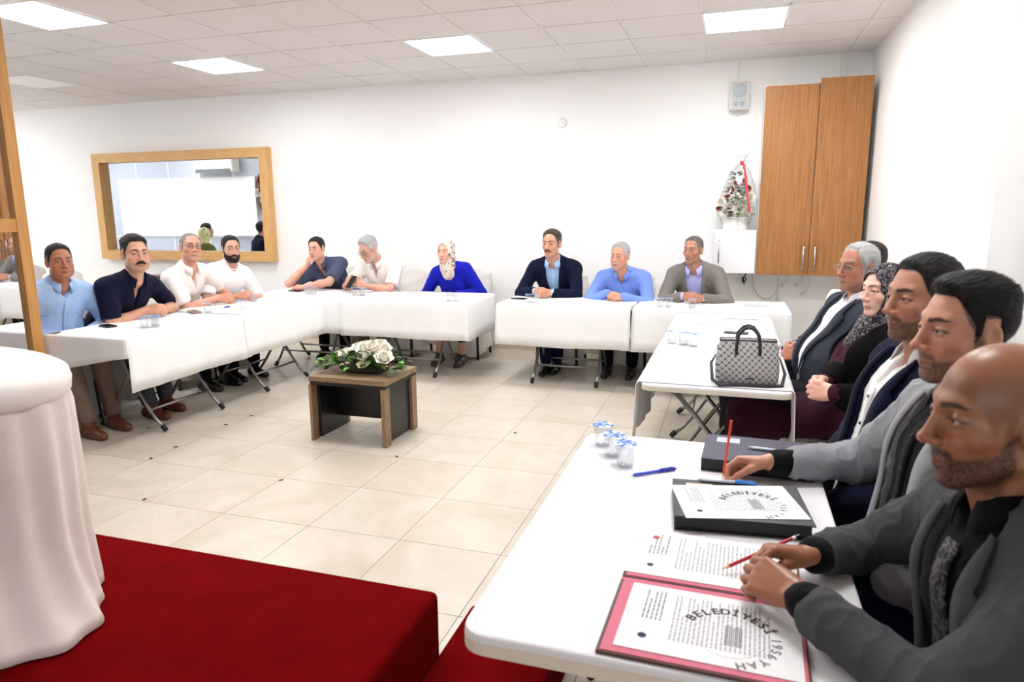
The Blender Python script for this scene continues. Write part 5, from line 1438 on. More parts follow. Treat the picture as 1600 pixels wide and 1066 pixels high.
def cup_proto():
    t = empty('water_cup', (0, 0, 0))
    MB().lathe([(.0, .001), (.024, .001), (.0245, .004), (.026, .02), (.0285, .05), (.031, .068), (.0345, .0705), (.0345, .072)], 20, cap=False).build('cup', cupm, t, True)
    MB().lathe([(.0235, .004), (.0275, .05), (.0277, .051)], 16).build('water', waterm, t, True)
    lid = MB(); lid.lathe([(.035, .072), (.0352, .0728)], 20); lid.add([(.030, -.012, .0726), (.052, -.006, .076), (.052, .008, .0755), (.030, .014, .0726)], [(0, 1, 2, 3)]); lid.build('foil_lid', foil, t)
    return t
_cup = None
def cup(x, y, z, label, rot=0, sc=1.):
    global _cup
    if _cup is None: _cup = t = cup_proto()
    else: t = copy_tree(_cup)
    t.location = (x, y, z); t.rotation_euler = (0, 0, rot); t.scale = (sc, sc, sc); tag(t, label, 'cup', 'sealed water cups on the tables'); return t
TC = TZ+.008
for pts, z, lab in (([(-.385, 2.19), (-.335, 2.10), (-.285, 2.02)], .739, 'sealed water cup with blue foil lid on the bare white table'),
                    ([(-.325, 4.17), (-.255, 4.14), (-.195, 4.10)], TC, 'sealed water cup with blue foil lid on the handbag table'),
                    ([(-.56, 5.80), (-.49, 5.82), (-.30, 5.79)], TC, 'sealed water cup with blue foil lid before the taupe blazer'),
                    ([(-1.70, 5.80), (-1.635, 5.82)], TC, 'sealed water cup with blue foil lid before the navy suit'),
                    ([(-4.02, 5.88), (-3.955, 5.89)], TC, 'sealed water cup with blue foil lid by the man resting his chin'),
                    ([(-3.48, 5.86), (-3.405, 5.88)], TC+.004, 'sealed water cup with blue foil lid before the phone reader'),
                    ([(-2.42, 5.70), (-2.355, 5.71)], TC+.004, 'sealed water cup with blue foil lid before the woman in royal blue'),
                    ([(-3.95, 3.79), (-3.95, 3.88), (-3.885, 3.83)], TC, 'sealed water cup with blue foil lid beside the dark phone'),
                    ([(-4.05, 4.53)], TC, 'sealed water cup with blue foil lid beside the navy polo sleeve'),
                    ([(-3.88, 4.75), (-4.12, 5.19)], TC+.004, 'sealed water cup with blue foil lid before the white shirted men')):
    for i, (x, y) in enumerate(pts): cup(x, y, z, lab, i*1.9+x*7)
# phones, pens, papers
phonem = mat('phone_black', (20, 20, 24), .2); paperm = mat('paper_white', (240, 240, 240), .7); inkm = mat('print_ink', (124, 124, 128), .8); inkd = mat('print_ink_dark', (48, 48, 52), .8); inkl = mat('print_ink_pale', (172, 172, 176), .8)
def slab(name, x, y, z, sx, sy, sz, rot, m, label, cat, bevel=.004):
    o = MB().box((-sx/2, -sy/2, 0), (sx/2, sy/2, sz)).build(name, m, None, bevel=bevel); o.location = (x, y, z); o.rotation_euler = (0, 0, math.radians(rot)); tag(o, label, cat); return o
def phone(x, y, z, rot, label, case=(24, 24, 28)):
    t = empty('smartphone', (x, y, z), math.radians(rot)); tag(t, label, 'phone')
    MB().prism(rrect(-.036, .036, -.074, .074, .010, 4), 0, .008).build('body', mat('phone_case_%d' % case[0], case, .4), t, bevel=.0015)
    MB().prism(rrect(-.033, .033, -.071, .071, .008, 4), .008, .0086).build('screen', phonem, t)
phone(-4.24, 3.75, TC, 70, 'dark smartphone lying near the end of the left tablecloth')
phone(-4.16, 4.50, TC+.004, 60, 'smartphone in a rose case beside the navy polo man', (190, 150, 140))
phone(-4.30, 6.08, TC, 80, 'smartphone lying on the corner table by the man resting his chin')
phone(-1.86, 6.02, TC, 75, 'black smartphone on the cloth beside the navy suit')
phone(.045, 4.60, TC+.004, 82, 'dark flip-cover smartphone lying behind the handbag', (44, 36, 40))
phone(.07, 4.22, TC, 84, 'black smartphone lying close behind the handbag handles', (20, 20, 22))
k = empty('car_key', (-.90, 6.10, TC), .5); tag(k, 'black car key fob on the cloth beside the blue shirted man', 'key')
MB().prism(rrect(-.016, .016, -.032, .032, .012, 4), 0, .013).build('fob', phonem, k, bevel=.003); MB().box((-.003, .030, .003), (.003, .075, .006)).build('blade', chrome, k)
def pen(x, y, z, rot, label, col=(40, 60, 190), L=.145, barrel=(225, 230, 240)):
    t = empty('ballpoint_pen', (x, y, z+.005), math.radians(rot)); tag(t, label, 'pen')
    MB().tube([(-L*.5, 0, 0), (L*.12, 0, 0)], .0046, 10).build('barrel', mat('pen_barrel_%d' % barrel[0], barrel, .25), t, True)
    MB().tube([(L*.10, 0, 0), (L*.46, 0, 0), (L*.5, 0, 0)], [.0054, .0054, .003], 10).build('cap', mat('pen_cap_%d' % col[0], col, .3), t, True)
    MB().tube([(-L*.5, 0, 0), (-L*.575, 0, 0)], [.0042, .0008], 8).build('tip', chrome, t, True)
    MB().box((L*.12, -.001, .005), (L*.42, .001, .0075)).build('clip', mat('pen_cap_%d' % col[0], col, .3), t)
pen(-4.09, 4.75, TC+.004, 75, 'blue pen lying on the cloth before the white polo')
def printed(parent, w, h, n, z, m=inkm, rnd=None, vertical=True, x0=-.38, x1=.38, y0=-.40, y1=.40):
    """rows of broken words as flat print"""
    rnd = rnd or random.Random(1); b = MB()
    for i in range(n):
        a = (y0+(y1-y0)*(i+.5)/n)*(w if vertical else h); L = (w, h)[vertical]; s = x0*L; e = x1*L*(1 if rnd.random() < .8 else rnd.uniform(.2, .9))
        t = .34*(y1-y0)*(w if vertical else h)/n*.5
        while s < e:
            q = min(e, s+rnd.uniform(.006, .022))
            b.box((a-t, s, z), (a+t, q, z+.00012)) if vertical else b.box((s, a-t, z), (q, a+t, z+.00012))
            s = q+.0028
    o = b.build('printed_text', m, parent); o['kind'] = 'stuff'; return o
def sheet(x, y, z, w, h, rot, label, lines=18, vertical=False, curl=0., **kw):
    t = empty('paper_sheet', (x, y, z), math.radians(rot)); tag(t, label, 'paper')
    V = []; Fc = []; nx = 8
    for i in range(nx+1):
        u = i/nx-.5
        for j in (0, 1): V.append((u*w, (j-.5)*h, curl*max(0, abs(u)-.2)**2))
    for i in range(nx): Fc.append((i*2, i*2+2, i*2+3, i*2+1))
    o = meshobj('page', V, Fc, paperm, t); m = o.modifiers.new('solid', 'SOLIDIFY'); m.thickness = .0006; m.offset = -1
    if lines: printed(t, w, h, lines, .0002, vertical=vertical, **kw)
    return t
sheet(-2.93, 6.16, TC+.006, .30, .21, 8, 'printed sheet lying before the woman in royal blue', 10)
sheet(-2.62, 6.08, TC+.0065, .28, .20, -6, 'open leaflet on the cloth beside the royal blue sleeve', 8)
sheet(-3.28, 6.12, TC+.006, .29, .20, -10, 'blank note sheet beside the phone reader', 0)
sheet(.22, 6.06, TC+.001, .30, .21, 2, 'densely printed sheet at the end of the back table', 16)
sheet(.06, 5.33, TC+.006, .29, .20, 3, 'printed sheet at the corner of the handbag table row', 9)
sheet(-1.60, 6.10, TC+.001, .25, .18, 5, 'note sheet under the hands of the navy suited man', 5)
sheet(-1.02, 6.02, TC+.001, .25, .18, -3, 'note sheet under the hands of the blue shirted man', 5)
sheet(-.28, 6.02, TC+.001, .25, .18, 4, 'note sheet under the hands of the taupe blazer man', 5)
sheet(-.15, 5.08, TC+.006, .21, .29, 8, 'faintly printed sheet beyond the flip-cover phone', 6, m=inkl)
sheet(.06, 4.88, TC+.006, .29, .20, 3, 'printed sheet beside the flip-cover phone', 9, m=inkl)
# ---- near table: binders, folder, papers
NT = .739
navyb = mat('binder_navy', (30, 28, 62), .45, 0, .2, 300); blackb = mat('binder_black', (20, 20, 24), .45, 0, .2, 300); edgep = mat('page_block', (28, 26, 30), .6)
def binder(x, y, rot, w, h, th, m, label, tagc):
    t = empty('binder', (x, y, NT), math.radians(rot)); tag(t, label, 'binder')
    MB().box((-w/2, -h/2, 0), (w/2, h/2, .004)).build('cover', m, t, bevel=.001); MB().box((-w/2, -h/2, th-.004), (w/2, h/2, th)).build('cover', m, t, bevel=.001)
    MB().box((-w/2, -h/2+.004, .004), (-w/2+.005, h/2-.002, th-.004)).build('spine', m, t); MB().box((-w/2+.006, -h/2+.006, .004), (w/2-.008, h/2-.006, th-.004)).build('page_block', edgep, t)
    lb = MB().box((-w/2+.035, h/2-.075, th), (-w/2+.105, h/2-.028, th+.0006)).build('label_sticker', mat('sticker_%d' % tagc[0], tagc, .6), t)
    printed(lb, .06, .03, 3, th+.0008, m=inkl, x0=-.4, x1=.4, vertical=False).location = (-w/2+.070, h/2-.052, 0)
    return t
binder(.10, 2.165, -2, .315, .245, .040, navyb, 'navy binder lying at the far end of the bare white table', (196, 200, 224))
binder(.044, 1.758, 6, .325, .245, .038, blackb, 'black binder under a stamped sheet on the bare white table', (214, 200, 176))
pen(.155, 2.165, NT+.040, -6, 'blue capped ballpoint pen lying on the navy binder')
pen(-.19, 1.985, NT, 38, 'blue ballpoint pen lying on bare table near the black binder', (30, 40, 170), barrel=(60, 80, 200))
pen(.02, 1.868, NT+.038, 4, 'blue pen half under the stamped sheet on the black binder', (60, 130, 210))
_txn = [0]
def arc_text(parent, text, r, a0, a1, size, z, m, cx=0, cy=0, flip=False):
    """letters set round an arc (degrees, clockwise from a0 to a1)"""
    V = []; Fc = []; dg = None
    n = len(text)
    for i, ch in enumerate(text):
        if ch == ' ': continue
        c = bpy.data.curves.new('glyph', 'FONT'); c.body = ch; c.size = size; c.align_x = 'CENTER'; c.resolution_u = 2; c.offset = size*.03
        o = bpy.data.objects.new('glyph', c); COL.objects.link(o); bpy.context.view_layer.update()
        me = o.to_mesh(); a = math.radians(a0+(a1-a0)*(i/(n-1) if n > 1 else .5)); rot = a-math.pi/2+(math.pi if flip else 0)
        b = len(V)
        for v in me.vertices:
            x, y = v.co.x, v.co.y; V.append((cx+r*math.cos(a)+x*math.cos(rot)-y*math.sin(rot), cy+r*math.sin(a)+x*math.sin(rot)+y*math.cos(rot), z))
        Fc += [tuple(b+k for k in p.vertices) for p in me.polygons]
        o.to_mesh_clear(); bpy.data.objects.remove(o); bpy.data.curves.remove(c)
    return meshobj('stamp_lettering', V, Fc, m, parent)
def ring_mesh(parent, r, wd, z, m, cx=0, cy=0, n=48):
    V = []; Fc = []
    for k in range(n):
        a = 2*math.pi*k/n
        for q in (r-wd/2, r+wd/2): V.append((cx+q*math.cos(a), cy+q*math.sin(a), z))
    for k in range(n): Fc.append((2*k, 2*k+1, 2*((k+1) % n)+1, 2*((k+1) % n)))
    return meshobj('stamp_ring', V, Fc, m, parent)
def official(x, y, z, w, h, rot, label, seed, scale=1., full=True):
    t = empty('paper_sheet', (x, y, z), math.radians(rot)); tag(t, label, 'paper'); rn = random.Random(seed)
    MB().box((-w/2, -h/2, -.0007), (w/2, h/2, 0)).build('page', paperm, t)
    printed(t, w, h, 22, .0002, m=inkl, rnd=rn, vertical=True, x0=-.30, x1=.40, y0=-.22, y1=.34)
    printed(t, w, h, 5, .0002, m=inkm, rnd=rn, vertical=True, x0=-.05, x1=.42, y0=-.40, y1=-.27)
    if full:
        arc_text(t, 'BELEDİYESİ', .072*scale, 150, 30, .027*scale, .0005, inkd, .035*scale, -.022)
        arc_text(t, '1956', .074*scale, 10, -26, .024*scale, .0005, inkm, .035*scale, -.022)
        arc_text(t, 'YAH', .074*scale, -44, -74, .024*scale, .0005, inkm, .035*scale, -.022)
        ring_mesh(t, .062*scale, .0008, .0004, inkl, .035*scale, -.022); ring_mesh(t, .016*scale, .0012, .0005, inkm, .085*scale, .058*scale)
        m_ = MB()
        for i in range(9): m_.box((.028+.0035*i*scale, -.050, .0003), (.030+.0035*i*scale, .012+.004*math.sin(i*1.3), .0004))
        m_.build('stamp_emblem', inkm, t)
    MB().lathe([(.008*scale, .0003), (.008*scale, .0005)], 16, (-.36*w, -.30*h, 0)).build('round_seal', mat('seal_navy', (30, 36, 70), .7), t)
    return t
official(.040, 1.748, NT+.0395, .297, .205, 15, 'stamped printed sheet lying on the black binder', 5, .92)
fo = empty('presentation_folder', (-.02, 1.345, NT), math.radians(-1.5)); tag(fo, 'open brown folder with pink lining under printed papers', 'folder')
leath = mat('folder_brown', (86, 44, 34), .5, 0, .2, 250); pink = mat('folder_pink', (214, 112, 132), .7, 0, .1, 200)
for s_ in (-1, 1):
    y0, y1 = (-.262, -.006) if s_ < 0 else (.006, .235)
    MB().box((-.172, y0, 0), (.185, y1, .006)).build('cover', leath, fo, bevel=.0015); MB().box((-.165, y0+.005, .006), (.180, y1-.002 if s_ < 0 else y1-.004, .0075)).build('lining', pink, fo)
MB().box((-.172, -.008, 0), (.185, .008, .004)).build('spine', pink, fo)
official(-.008, 1.214, NT+.009, .318, .222, -2.0, 'stamped printed sheet lying on the pink lining of the folder', 8, 1.)
official(-.012, 1.474, NT+.009, .350, .212, -1.5, 'official letter with red crest at the top of the open folder', 12, .9, full=False)
MB().lathe([(.008, 0), (.008, .0008)], 18, (-.135, 1.545, NT+.0095)).build('paper_crest', mat('crest_red', (190, 60, 50), .6), bpy.data.objects['paper_sheet.%03d' % (len([o for o in bpy.data.objects if o.name.startswith('paper_sheet')])-1)]).location = (.005, -1.475, -NT-.009)
# ---- pencils in hand
def pencil(tip, end, col, label, eraser=True):
    tip = Vector(tip); end = Vector(end); t = empty('pencil', tuple(tip)); tag(t, label, 'pencil'); d = end-tip; L = d.length; d.normalize()
    m = mat('pencil_%d_%d' % col[:2], col, .35); w = mat('pencil_wood', (222, 186, 140), .6); g = mat('pencil_lead', (40, 36, 36), .5)
    MB().tube([tuple(d*.018), tuple(d*(L-.018 if eraser else L))], .0038, 6).build('shaft', m, t)
    MB().tube([tuple(d*.004), tuple(d*.018)], [.0010, .0037], 6).build('wood_tip', w, t); MB().tube([(0, 0, 0), tuple(d*.005)], [.0003, .0011], 6).build('lead', g, t)
    if eraser:
        MB().tube([tuple(d*(L-.018)), tuple(d*(L-.010))], .0041, 8).build('band', mat('pencil_band', (225, 225, 225), .4), t); MB().tube([tuple(d*(L-.010)), tuple(d*L)], .0040, 8).build('end_cap', phonem, t)
# placed where the photograph shows tip and end, on the sheet they touch
_t = on_z(1129, 750, NT+.042); pencil(_t, on_y(1143, 657, _t[1]-.005), (226, 74, 28), 'orange pencil held upright over the stamped sheet', eraser=False)
_t = on_z(1127, 890, NT+.020); pencil(_t, on_z(1249, 837, .815), (186, 30, 34), 'red pencil with white band held by the bald man')
# ---- phone held by the reader
ph = empty('smartphone', tuple(PEOPLE[5].wr['R']*.5+PEOPLE[5].wr['L']*.5+np.array([0, -.075, .045]))) if 5 in PEOPLE else None
if ph:
    tag(ph, 'black smartphone held in both hands by the grey-haired reader', 'phone'); ph.rotation_euler = (math.radians(48), 0, math.radians(-18))
    MB().prism(rrect(-.037, .037, -.074, .074, .010, 4), -.004, .004).build('body', mat('phone_case_24', (24, 24, 28), .4), ph, bevel=.0015); MB().prism(rrect(-.033, .033, -.071, .071, .008, 4), .004, .0046).build('screen', phonem, ph)
# ---- handbag
bagm, nt, b_ = new_mat('bag_monogram'); tc = nt.nodes.new('ShaderNodeTexCoord'); sx = nt.nodes.new('ShaderNodeSeparateXYZ'); nt.links.new(tc.outputs['Object'], sx.inputs[0])
def M(op, a, b=None, c=None):
    n = nt.nodes.new('ShaderNodeMath'); n.operation = op
    for i, v in enumerate((a, b, c)):
        if v is None: continue
        if isinstance(v, (int, float)): n.inputs[i].default_value = v
        else: nt.links.new(v, n.inputs[i])
    return n.outputs[0]
X_, Z_ = sx.outputs[0], sx.outputs[2]
xy = M('ADD', X_, M('MULTIPLY', sx.outputs[1], .6))
u_ = M('FRACT', M('MULTIPLY', M('ADD', xy, Z_), 35)); v_ = M('FRACT', M('MULTIPLY', M('SUBTRACT', xy, Z_), 35))
du = M('ABSOLUTE', M('SUBTRACT', u_, .5)); dv = M('ABSOLUTE', M('SUBTRACT', v_, .5))
lines_ = M('MAXIMUM', M('LESS_THAN', du, .06), M('LESS_THAN', dv, .06)); dots = M('LESS_THAN', M('ADD', M('POWER', M('SUBTRACT', .5, du), 2), M('POWER', M('SUBTRACT', .5, dv), 2)), .035)
cen = M('LESS_THAN', M('ADD', M('POWER', du, 2), M('POWER', dv, 2)), .045)
mk = M('MAXIMUM', M('MULTIPLY', lines_, .75), cen)
mx = nt.nodes.new('ShaderNodeMix'); mx.data_type = 'RGBA'; mx.inputs[6].default_value = (*rgb((178, 174, 172)), 1); mx.inputs[7].default_value = (*rgb((74, 72, 78)), 1)
nt.links.new(mk, mx.inputs[0]); nt.links.new(mx.outputs[2], b_.inputs['Base Color']); setin(b_, 'Roughness', .5)
bag = empty('handbag', (.085, 3.265, TC), math.radians(2)); tag(bag, 'grey monogram handbag with dark handles standing on the tablecloth', 'handbag')
bagl = mat('bag_leather', (36, 32, 44), .4)
V = []; Fc = []; n = 24
for z, hx, hy in ((.003, .128, .062), (.012, .137, .068), (.08, .140, .064), (.15, .134, .048), (.195, .122, .030), (.200, .118, .026)):
    for k in range(n):
        a = 2*math.pi*k/n; c, s_ = math.cos(a), math.sin(a); p = 5; r = (abs(c)**p+abs(s_)**p)**(-1/p); V.append((c*r*hx, s_*r*hy, z))
for i in range(5):
    for k in range(n): Fc.append((i*n+k, i*n+(k+1) % n, (i+1)*n+(k+1) % n, (i+1)*n+k))
Fc += [tuple(range(n))[::-1], tuple(5*n+k for k in range(n))]
autosmooth(meshobj('bag_body', V, Fc, bagm, bag, True), 50)
for y in (-.034, .034):
    MB().tube([(-.050, y*1.45, .135), (-.050, y*1.1, .185), (-.044, y, .225), (-.022, y, .252), (.0, y, .260), (.022, y, .252), (.044, y, .225), (.050, y*1.1, .185), (.050, y*1.45, .135)], .0075, 8).build('handle', bagl, bag, True)
MB().tube([(-.122, -.026, .199), (.122, -.026, .199), (.122, .026, .199), (-.122, .026, .199), (-.122, -.026, .199)], .0045, 6).build('top_trim', bagl, bag, True)
for sg in (-1, 1):
    MB().box((sg*.128-.006, -.008, .135), (sg*.128+.006, .008, .170)).build('strap_tab', bagl, bag); MB().tube([(sg*.136+.010*math.cos(t), 0, .135+.012*math.sin(t)) for t in np.linspace(0, 6.28, 13)], .0022, 6).build('ring', chrome, bag, True)
MB().tube([(-.140, 0, .120), (-.158, -.03, .090), (-.150, -.075, .022), (-.120, -.105, .006), (-.02, -.090, .005), (.09, -.085, .005), (.150, -.06, .006), (.165, -.01, .05), (.140, 0, .12)], [.004, .0075, .0085, .0085, .006, .006, .0085, .0075, .004], 6).build('shoulder_strap', bagl, bag, True)
MB().tube([(-.134, -.069, .006), (.134, -.069, .006)], .004, 6).build('bottom_trim', bagl, bag)
MB().box((-.004, -.0695, .030), (.030, -.0665, .036)).build('name_plate', bagl, bag)
# ---- wall things
sp_ = empty('wall_speaker', (-.014, YB, 2.59)); tag(sp_, 'small cream loudspeaker fixed high on the back wall', 'speaker')
spc = mat('speaker_cream', (226, 224, 214), .5); spg = mat('speaker_grille', (196, 202, 204), .6, 0, .5, 400)
MB().box((-.088, -.12, -.125), (.088, -.02, .13)).build('cabinet', spc, sp_, bevel=.012, seg=3); MB().box((-.070, -.126, -.112), (.070, -.12, .118)).build('grille', spg, sp_, bevel=.004)
dr = MB(); dr.lathe([(.0, 0), (.058, .0), (.060, .004), (.056, .006), (.01, .003), (.0, .003)], 24, cap=False); o = dr.build('woofer_ring', mat('speaker_ring', (180, 188, 192), .6), sp_, True); o.location = (0, -.127, .045); o.rotation_euler = (math.radians(90), 0, 0)
for x in (-.028, .028):
    dr = MB(); dr.lathe([(.0, 0), (.016, 0), (.017, .004), (.0, .004)], 16, cap=False); o = dr.build('knob', mat('speaker_ring', (180, 188, 192), .6), sp_, True); o.location = (x, -.127, -.075); o.rotation_euler = (math.radians(90), 0, 0)
MB().box((-.02, -.02, -.17), (.02, 0, .10)).build('bracket', spc, sp_)
jc = MB(); jc.lathe([(0, 0), (.048, 0), (.050, .006), (.042, .014), (0, .016)], 24, cap=False); o = jc.build('junction_cover', mat('junction_white', (236, 234, 232), .5), None, True); o.location = (-1.76, YB, 2.434); o.rotation_euler = (math.radians(90), 0, 0); tag(o, 'round white junction cover on the blank back wall', 'wall cover')
corm = mat('cord_white', (226, 222, 212), .6); cork = mat('cord_black', (26, 26, 28), .6)
def cord(pts, r, m, label, plug=None):
    t = empty('power_cord', pts[0]); tag(t, label, 'cord'); o = Vector(pts[0])
    P = [Vector(p)-o for p in pts]; Q = []
    for i in range(len(P)-1):      # Catmull-Rom
        p0, p1, p2, p3 = P[max(i-1, 0)], P[i], P[i+1], P[min(i+2, len(P)-1)]
        for k in range(6):
            t_ = k/6; Q.append(.5*((2*p1)+(p2-p0)*t_+(2*p0-5*p1+4*p2-p3)*t_*t_+(3*p1-p0-3*p2+p3)*t_**3))
    Q.append(P[-1]); MB().tube([tuple(q) for q in Q], r, 6).build('cable', m, t, True)
    if plug:
        d = (Q[-1]-Q[-2]).normalized(); MB().tube([tuple(Q[-1]), tuple(Q[-1]+d*.03), tuple(Q[-1]+d*.055)], [.012, .017, .014], 8).build('plug', m, t, True)
yw = YB-.02
cord([(.13, yw, .93), (.125, yw-.01, .89), (.10, yw-.02, .85), (.115, yw-.03, .82), (.135, yw-.02, .85), (.11, yw-.02, .87), (.12, yw-.03, .80)], .006, cork, 'black cord hanging in a tangle under the white cabinet')
cord([(.445, yw, .93), (.44, yw-.01, .80), (.44, yw-.02, .70)], .007, corm, 'white cord with plug hanging straight under the oak cabinet', 1)
cord([(.53, yw, .93), (.53, yw-.01, .86), (.50, yw-.02, .82)], .006, corm, 'short white cord with plug beside the looped cable', 1)
cord([(.66, yw, .93), (.66, yw-.01, .87), (.63, yw-.02, .83)], .006, corm, 'white cord with plug below the cabinet door handles', 1)
cord([(.72, yw, .93), (.72, yw-.01, .80), (.68, yw-.02, .74)], .006, corm, 'long white cord with plug nearest the corner', 1)
cord([(.19, yw, .93), (.21, yw-.01, .78), (.27, yw-.02, .68), (.36, yw-.02, .66), (.43, yw-.02, .74)], .005, mat('cord_grey', (180, 176, 168), .6), 'thin grey cable looping along the wall under the cabinets')
# ---- flower basket on the white cabinet
fb = empty('flower_basket', (.005, 7.05, 1.342)); tag(fb, 'wrapped basket of white and red roses on the white cabinet', 'flowers'); rnd = random.Random(9)
ptm = mat('pot_white', (240, 238, 232), .5)
pot = MB(); pot.lathe([(.110, 0), (.115, .01), (.112, .10), (.128, .108), (.128, .118), (.10, .118)], 28); autosmooth(pot.build('pot', ptm, fb, True), 35)
for k in range(120):
    h = rnd.random(); a = rnd.uniform(0, 6.28); r = (.16*(1-h)+.02); mb = MB(); leaf(mb, (r*math.cos(a)*.55, r*math.sin(a)*.6, .12+.40*h), (math.cos(a), math.sin(a), rnd.uniform(.1, .9)), rnd.uniform(.06, .10), .042, .3); mb.build('leaf', leafg[rnd.randint(0, 2)], fb, True)
for i, (x, z) in enumerate(((-.06, .21), (.02, .19), (.09, .17), (-.10, .17), (.0, .29), (.08, .24), (-.14, .26), (.12, .30), (.05, .14), (-.03, .15))):
    mb = MB(); rose(mb, (x, -.085+.05*(z-.15), z), .046, (x*2, -1, .4)); mb.build('rose', petalw, fb, True)
for i, (x, z) in enumerate(((-.15, .20), (-.05, .13), (.10, .38), (-.05, .37), (.03, .30), (-.08, .30), (.0, .43), (.06, .44), (-.02, .24))):
    mb = MB(); rose(mb, (x, -.08+.12*(z-.15), z), .028, (x*2, -1, .4)); mb.build('rose', petalr, fb, True)
V = []; Fc = []; n = 36; rs = [(0.10, .02), (.17, .13), (.185, .24), (.14, .40), (.085, .54), (.02, .62), (.03, .66), (.055, .70)]
for (r, z) in rs:
    for k in range(n):
        a = 2*math.pi*k/n; V.append((.05*z+(r+.012*math.sin(a*7+z*20))*math.cos(a), (r*.85+.012*math.sin(a*6+z*15))*math.sin(a), z))
for i in range(len(rs)-1):
    for k in range(n): Fc.append((i*n+k, i*n+(k+1) % n, (i+1)*n+(k+1) % n, (i+1)*n+k))
meshobj('cellophane', V, Fc, clear_mat('cellophane', (.985, .985, .99), .12, .12), fb, True)
rb = mat('ribbon_red', (206, 26, 44), .4)
V = []
for x, z in ((.035, .62), (.05, .60), (.075, .48), (.09, .36), (.11, .24), (.125, .17)): V += [(x-.011, -.06-.12*(.62-z), z), (x+.011, -.06-.12*(.62-z), z)]
meshobj('ribbon', V, [(2*i, 2*i+1, 2*i+3, 2*i+2) for i in range(5)], rb, fb).modifiers.new('solid', 'SOLIDIFY').thickness = .003
MB().ball((.033, -.012, .62), .02, 8, 6).build('bow', rb, fb, True)
# ---- empty chairs
chair(-7.95, 6.25, 0, 'empty covered chair by the back wall behind the light blue shirt', 'd'); chair(-6.85, 5.75, -10, 'empty covered chair behind the navy polo man', 'd')
chair(.46, 5.54, 180, 'empty white covered chair in the gap by the back corner', 'w')
# small wooden stand behind the navy polo man
stt = empty('side_table', (-6.72, 6.55, 0)); tag(stt, 'small dark wooden side table behind the left row', 'table'); MB().box((-.22, -.18, .77), (.22, .18, .80)).build('tabletop', mat('stand_wood', (112, 66, 44), .5), stt, bevel=.003)
for x in (-.18, .18):
    for y in (-.14, .14): MB().box((x-.02, y-.02, 0), (x+.02, y+.02, .77)).build('leg', mat('stand_wood', (112, 66, 44), .5), stt)
# ---- things seen only in the wall mirror, on and before the partition
pj = empty('projection_screen', (-10.3, 3.262, 1.68)); tag(pj, 'large blank white board on the partition, seen in the wall mirror', 'screen')
MB().box((-1.62, .0, -.54), (1.62, .03, .54)).build('board', mat('screen_white', (250, 250, 250), .6), pj)
for a in ((-1.64, -.56, 1.64, -.54), (-1.64, .54, 1.64, .56)): MB().box((a[0], 0, a[1]), (a[2], .045, a[3])).build('frame_rail', framem, pj)
for a in (-1.64, 1.62): MB().box((a, 0, -.54), (a+.02, .045, .54)).build('frame_stile', framem, pj)
wpp = bpy.data.objects['wall_partition']
for x in (-12.25, -11.5, -10.7, -9.95, -9.18, -8.4, -7.6, -6.8, -6.0): MB().box((x-.012, 3.26, .05), (x+.012, 3.268, ZC-.05)).build('joint_strip', framem, wpp)
MB().box((XL, 3.26, 1.10), (-4.6, 3.267, 1.12)).build('joint_strip', framem, wpp)
ac = empty('air_conditioner', (-9.45, 3.26, 2.47)); tag(ac, 'white split air conditioner high on the partition, seen in the mirror', 'air conditioner')
MB().box((-.45, 0, -.15), (.45, .22, .15)).build('casing', spc, ac, bevel=.03, seg=3); MB().box((-.40, .20, -.155), (.40, .225, -.09)).build('louver', mat('ac_louver', (90, 92, 96), .5), ac)
wr = empty('flower_wreath', (-8.33, 3.28, 1.93)); tag(wr, 'oval wreath of red and white roses on the partition, seen in the mirror', 'wreath'); rnd = random.Random(2)
wb = MB(); wb.lathe([(0, 0), (.30, 0), (.32, .03), (.28, .05), (0, .05)], 28, cap=False); o = wb.build('backing', mat('wreath_wood', (96, 64, 44), .6), wr, True); o.rotation_euler = (math.radians(-90), 0, 0); o.scale = (1, 1.5, 1)
for k in range(26):
    a = rnd.uniform(0, 6.28); r = rnd.uniform(.04, .25); mb = MB(); rose(mb, (r*math.cos(a), .08, r*1.4*math.sin(a)), .05, (0, 1, 0)); mb.build('rose', (petalr, petalw, petalp)[k % 3], wr, True)
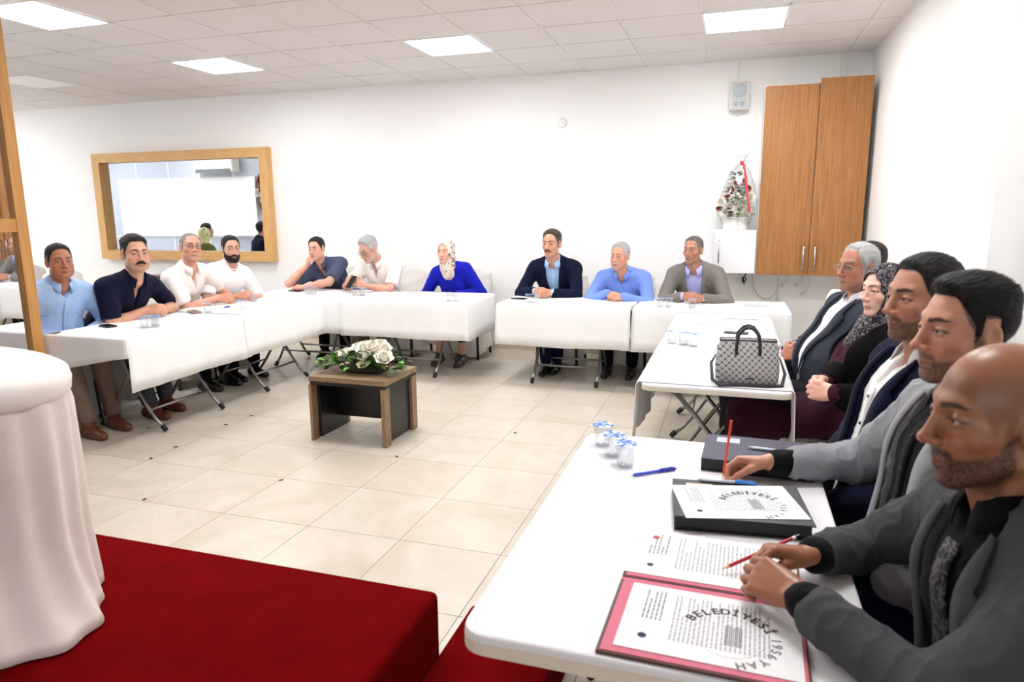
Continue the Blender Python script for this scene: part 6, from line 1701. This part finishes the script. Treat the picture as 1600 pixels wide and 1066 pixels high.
folding_table(-9.6, 5.0, 1.2, .70, 'x', 'folding table in the far left of the room, seen in the mirror'); tablecloth(-10.2, -9.0, 4.65, 5.35, dict(s=.35, n=.35, e=.3, w=.3), 'white tablecloth in the far left of the room, seen in the mirror', seed=20)
MIR = [dict(label='woman in olive green with patterned headscarf, seen in the wall mirror', face=-90, seat=(-8.40, 5.15), head=(-8.40, 5.02, 1.19), w=.9, scarf=1, hands='lap', hc=(-8.4, 4.75, .67), res=.008, skin=(214, 170, 148), feat={}, extra=[EX['green']], top=dict(kind='blouse', mat='blouse_olive', col=(92, 100, 40)), bottom=black_tr),
       dict(label='dark-haired man beyond the green headscarf, seen in the wall mirror', face=-60, seat=(-8.95, 4.45), head=(-8.92, 4.36, 1.25), hands='lap', hc=(-8.8, 4.1, .67), res=.008, skin=(190, 140, 116), feat=dict(hair=DK), top=dict(kind='shirt', mat='shirt_white', col=(228, 232, 244), vz=.47), bottom=black_tr),
       dict(label='man in navy jacket beside the wreath, seen in the wall mirror', face=-60, seat=(-7.70, 4.55), head=(-7.68, 4.46, 1.27), hands='lap', hc=(-7.55, 4.2, .67), res=.008, skin=(200, 150, 126), feat=dict(hair=DK), top=dict(kind='jacket', mat='shirt_white', col=(228, 232, 244)), jacket=dict(mat='suit_navy', col=(17, 22, 46)), bottom=navy_tr)]
for k_ in MIR:
    p_ = Person(**k_).build(); chair(p_.seat[0]-p_.fw[0]*.02, p_.seat[1]-p_.fw[1]*.02, k_['face'], 'covered chair under the '+k_['label'].split(',')[0], 'd')
# ---- dry petals dropped on the tiles
rnd = random.Random(12); pb = mat('dry_petal', (92, 48, 34), .8)
for i, (px, py) in enumerate(((178, 662), (232, 669), (236, 717), (275, 699), (353, 664), (393, 650), (439, 751), (620, 714), (805, 677), (226, 781))):
    g = on_z(px, py, 0.); o = MB().lathe([(.0, .0005), (.012, .001), (.014, .003), (.004, .005)], 7, cap=False).build('dry_petal', pb); o.location = (g[0], g[1], .0005); o.scale = (1.2, .7, 1); o.rotation_euler = (0, 0, rnd.uniform(0, 3)); tag(o, 'dry brown petal fallen on the floor tiles', 'petal', 'petals fallen on the floor')
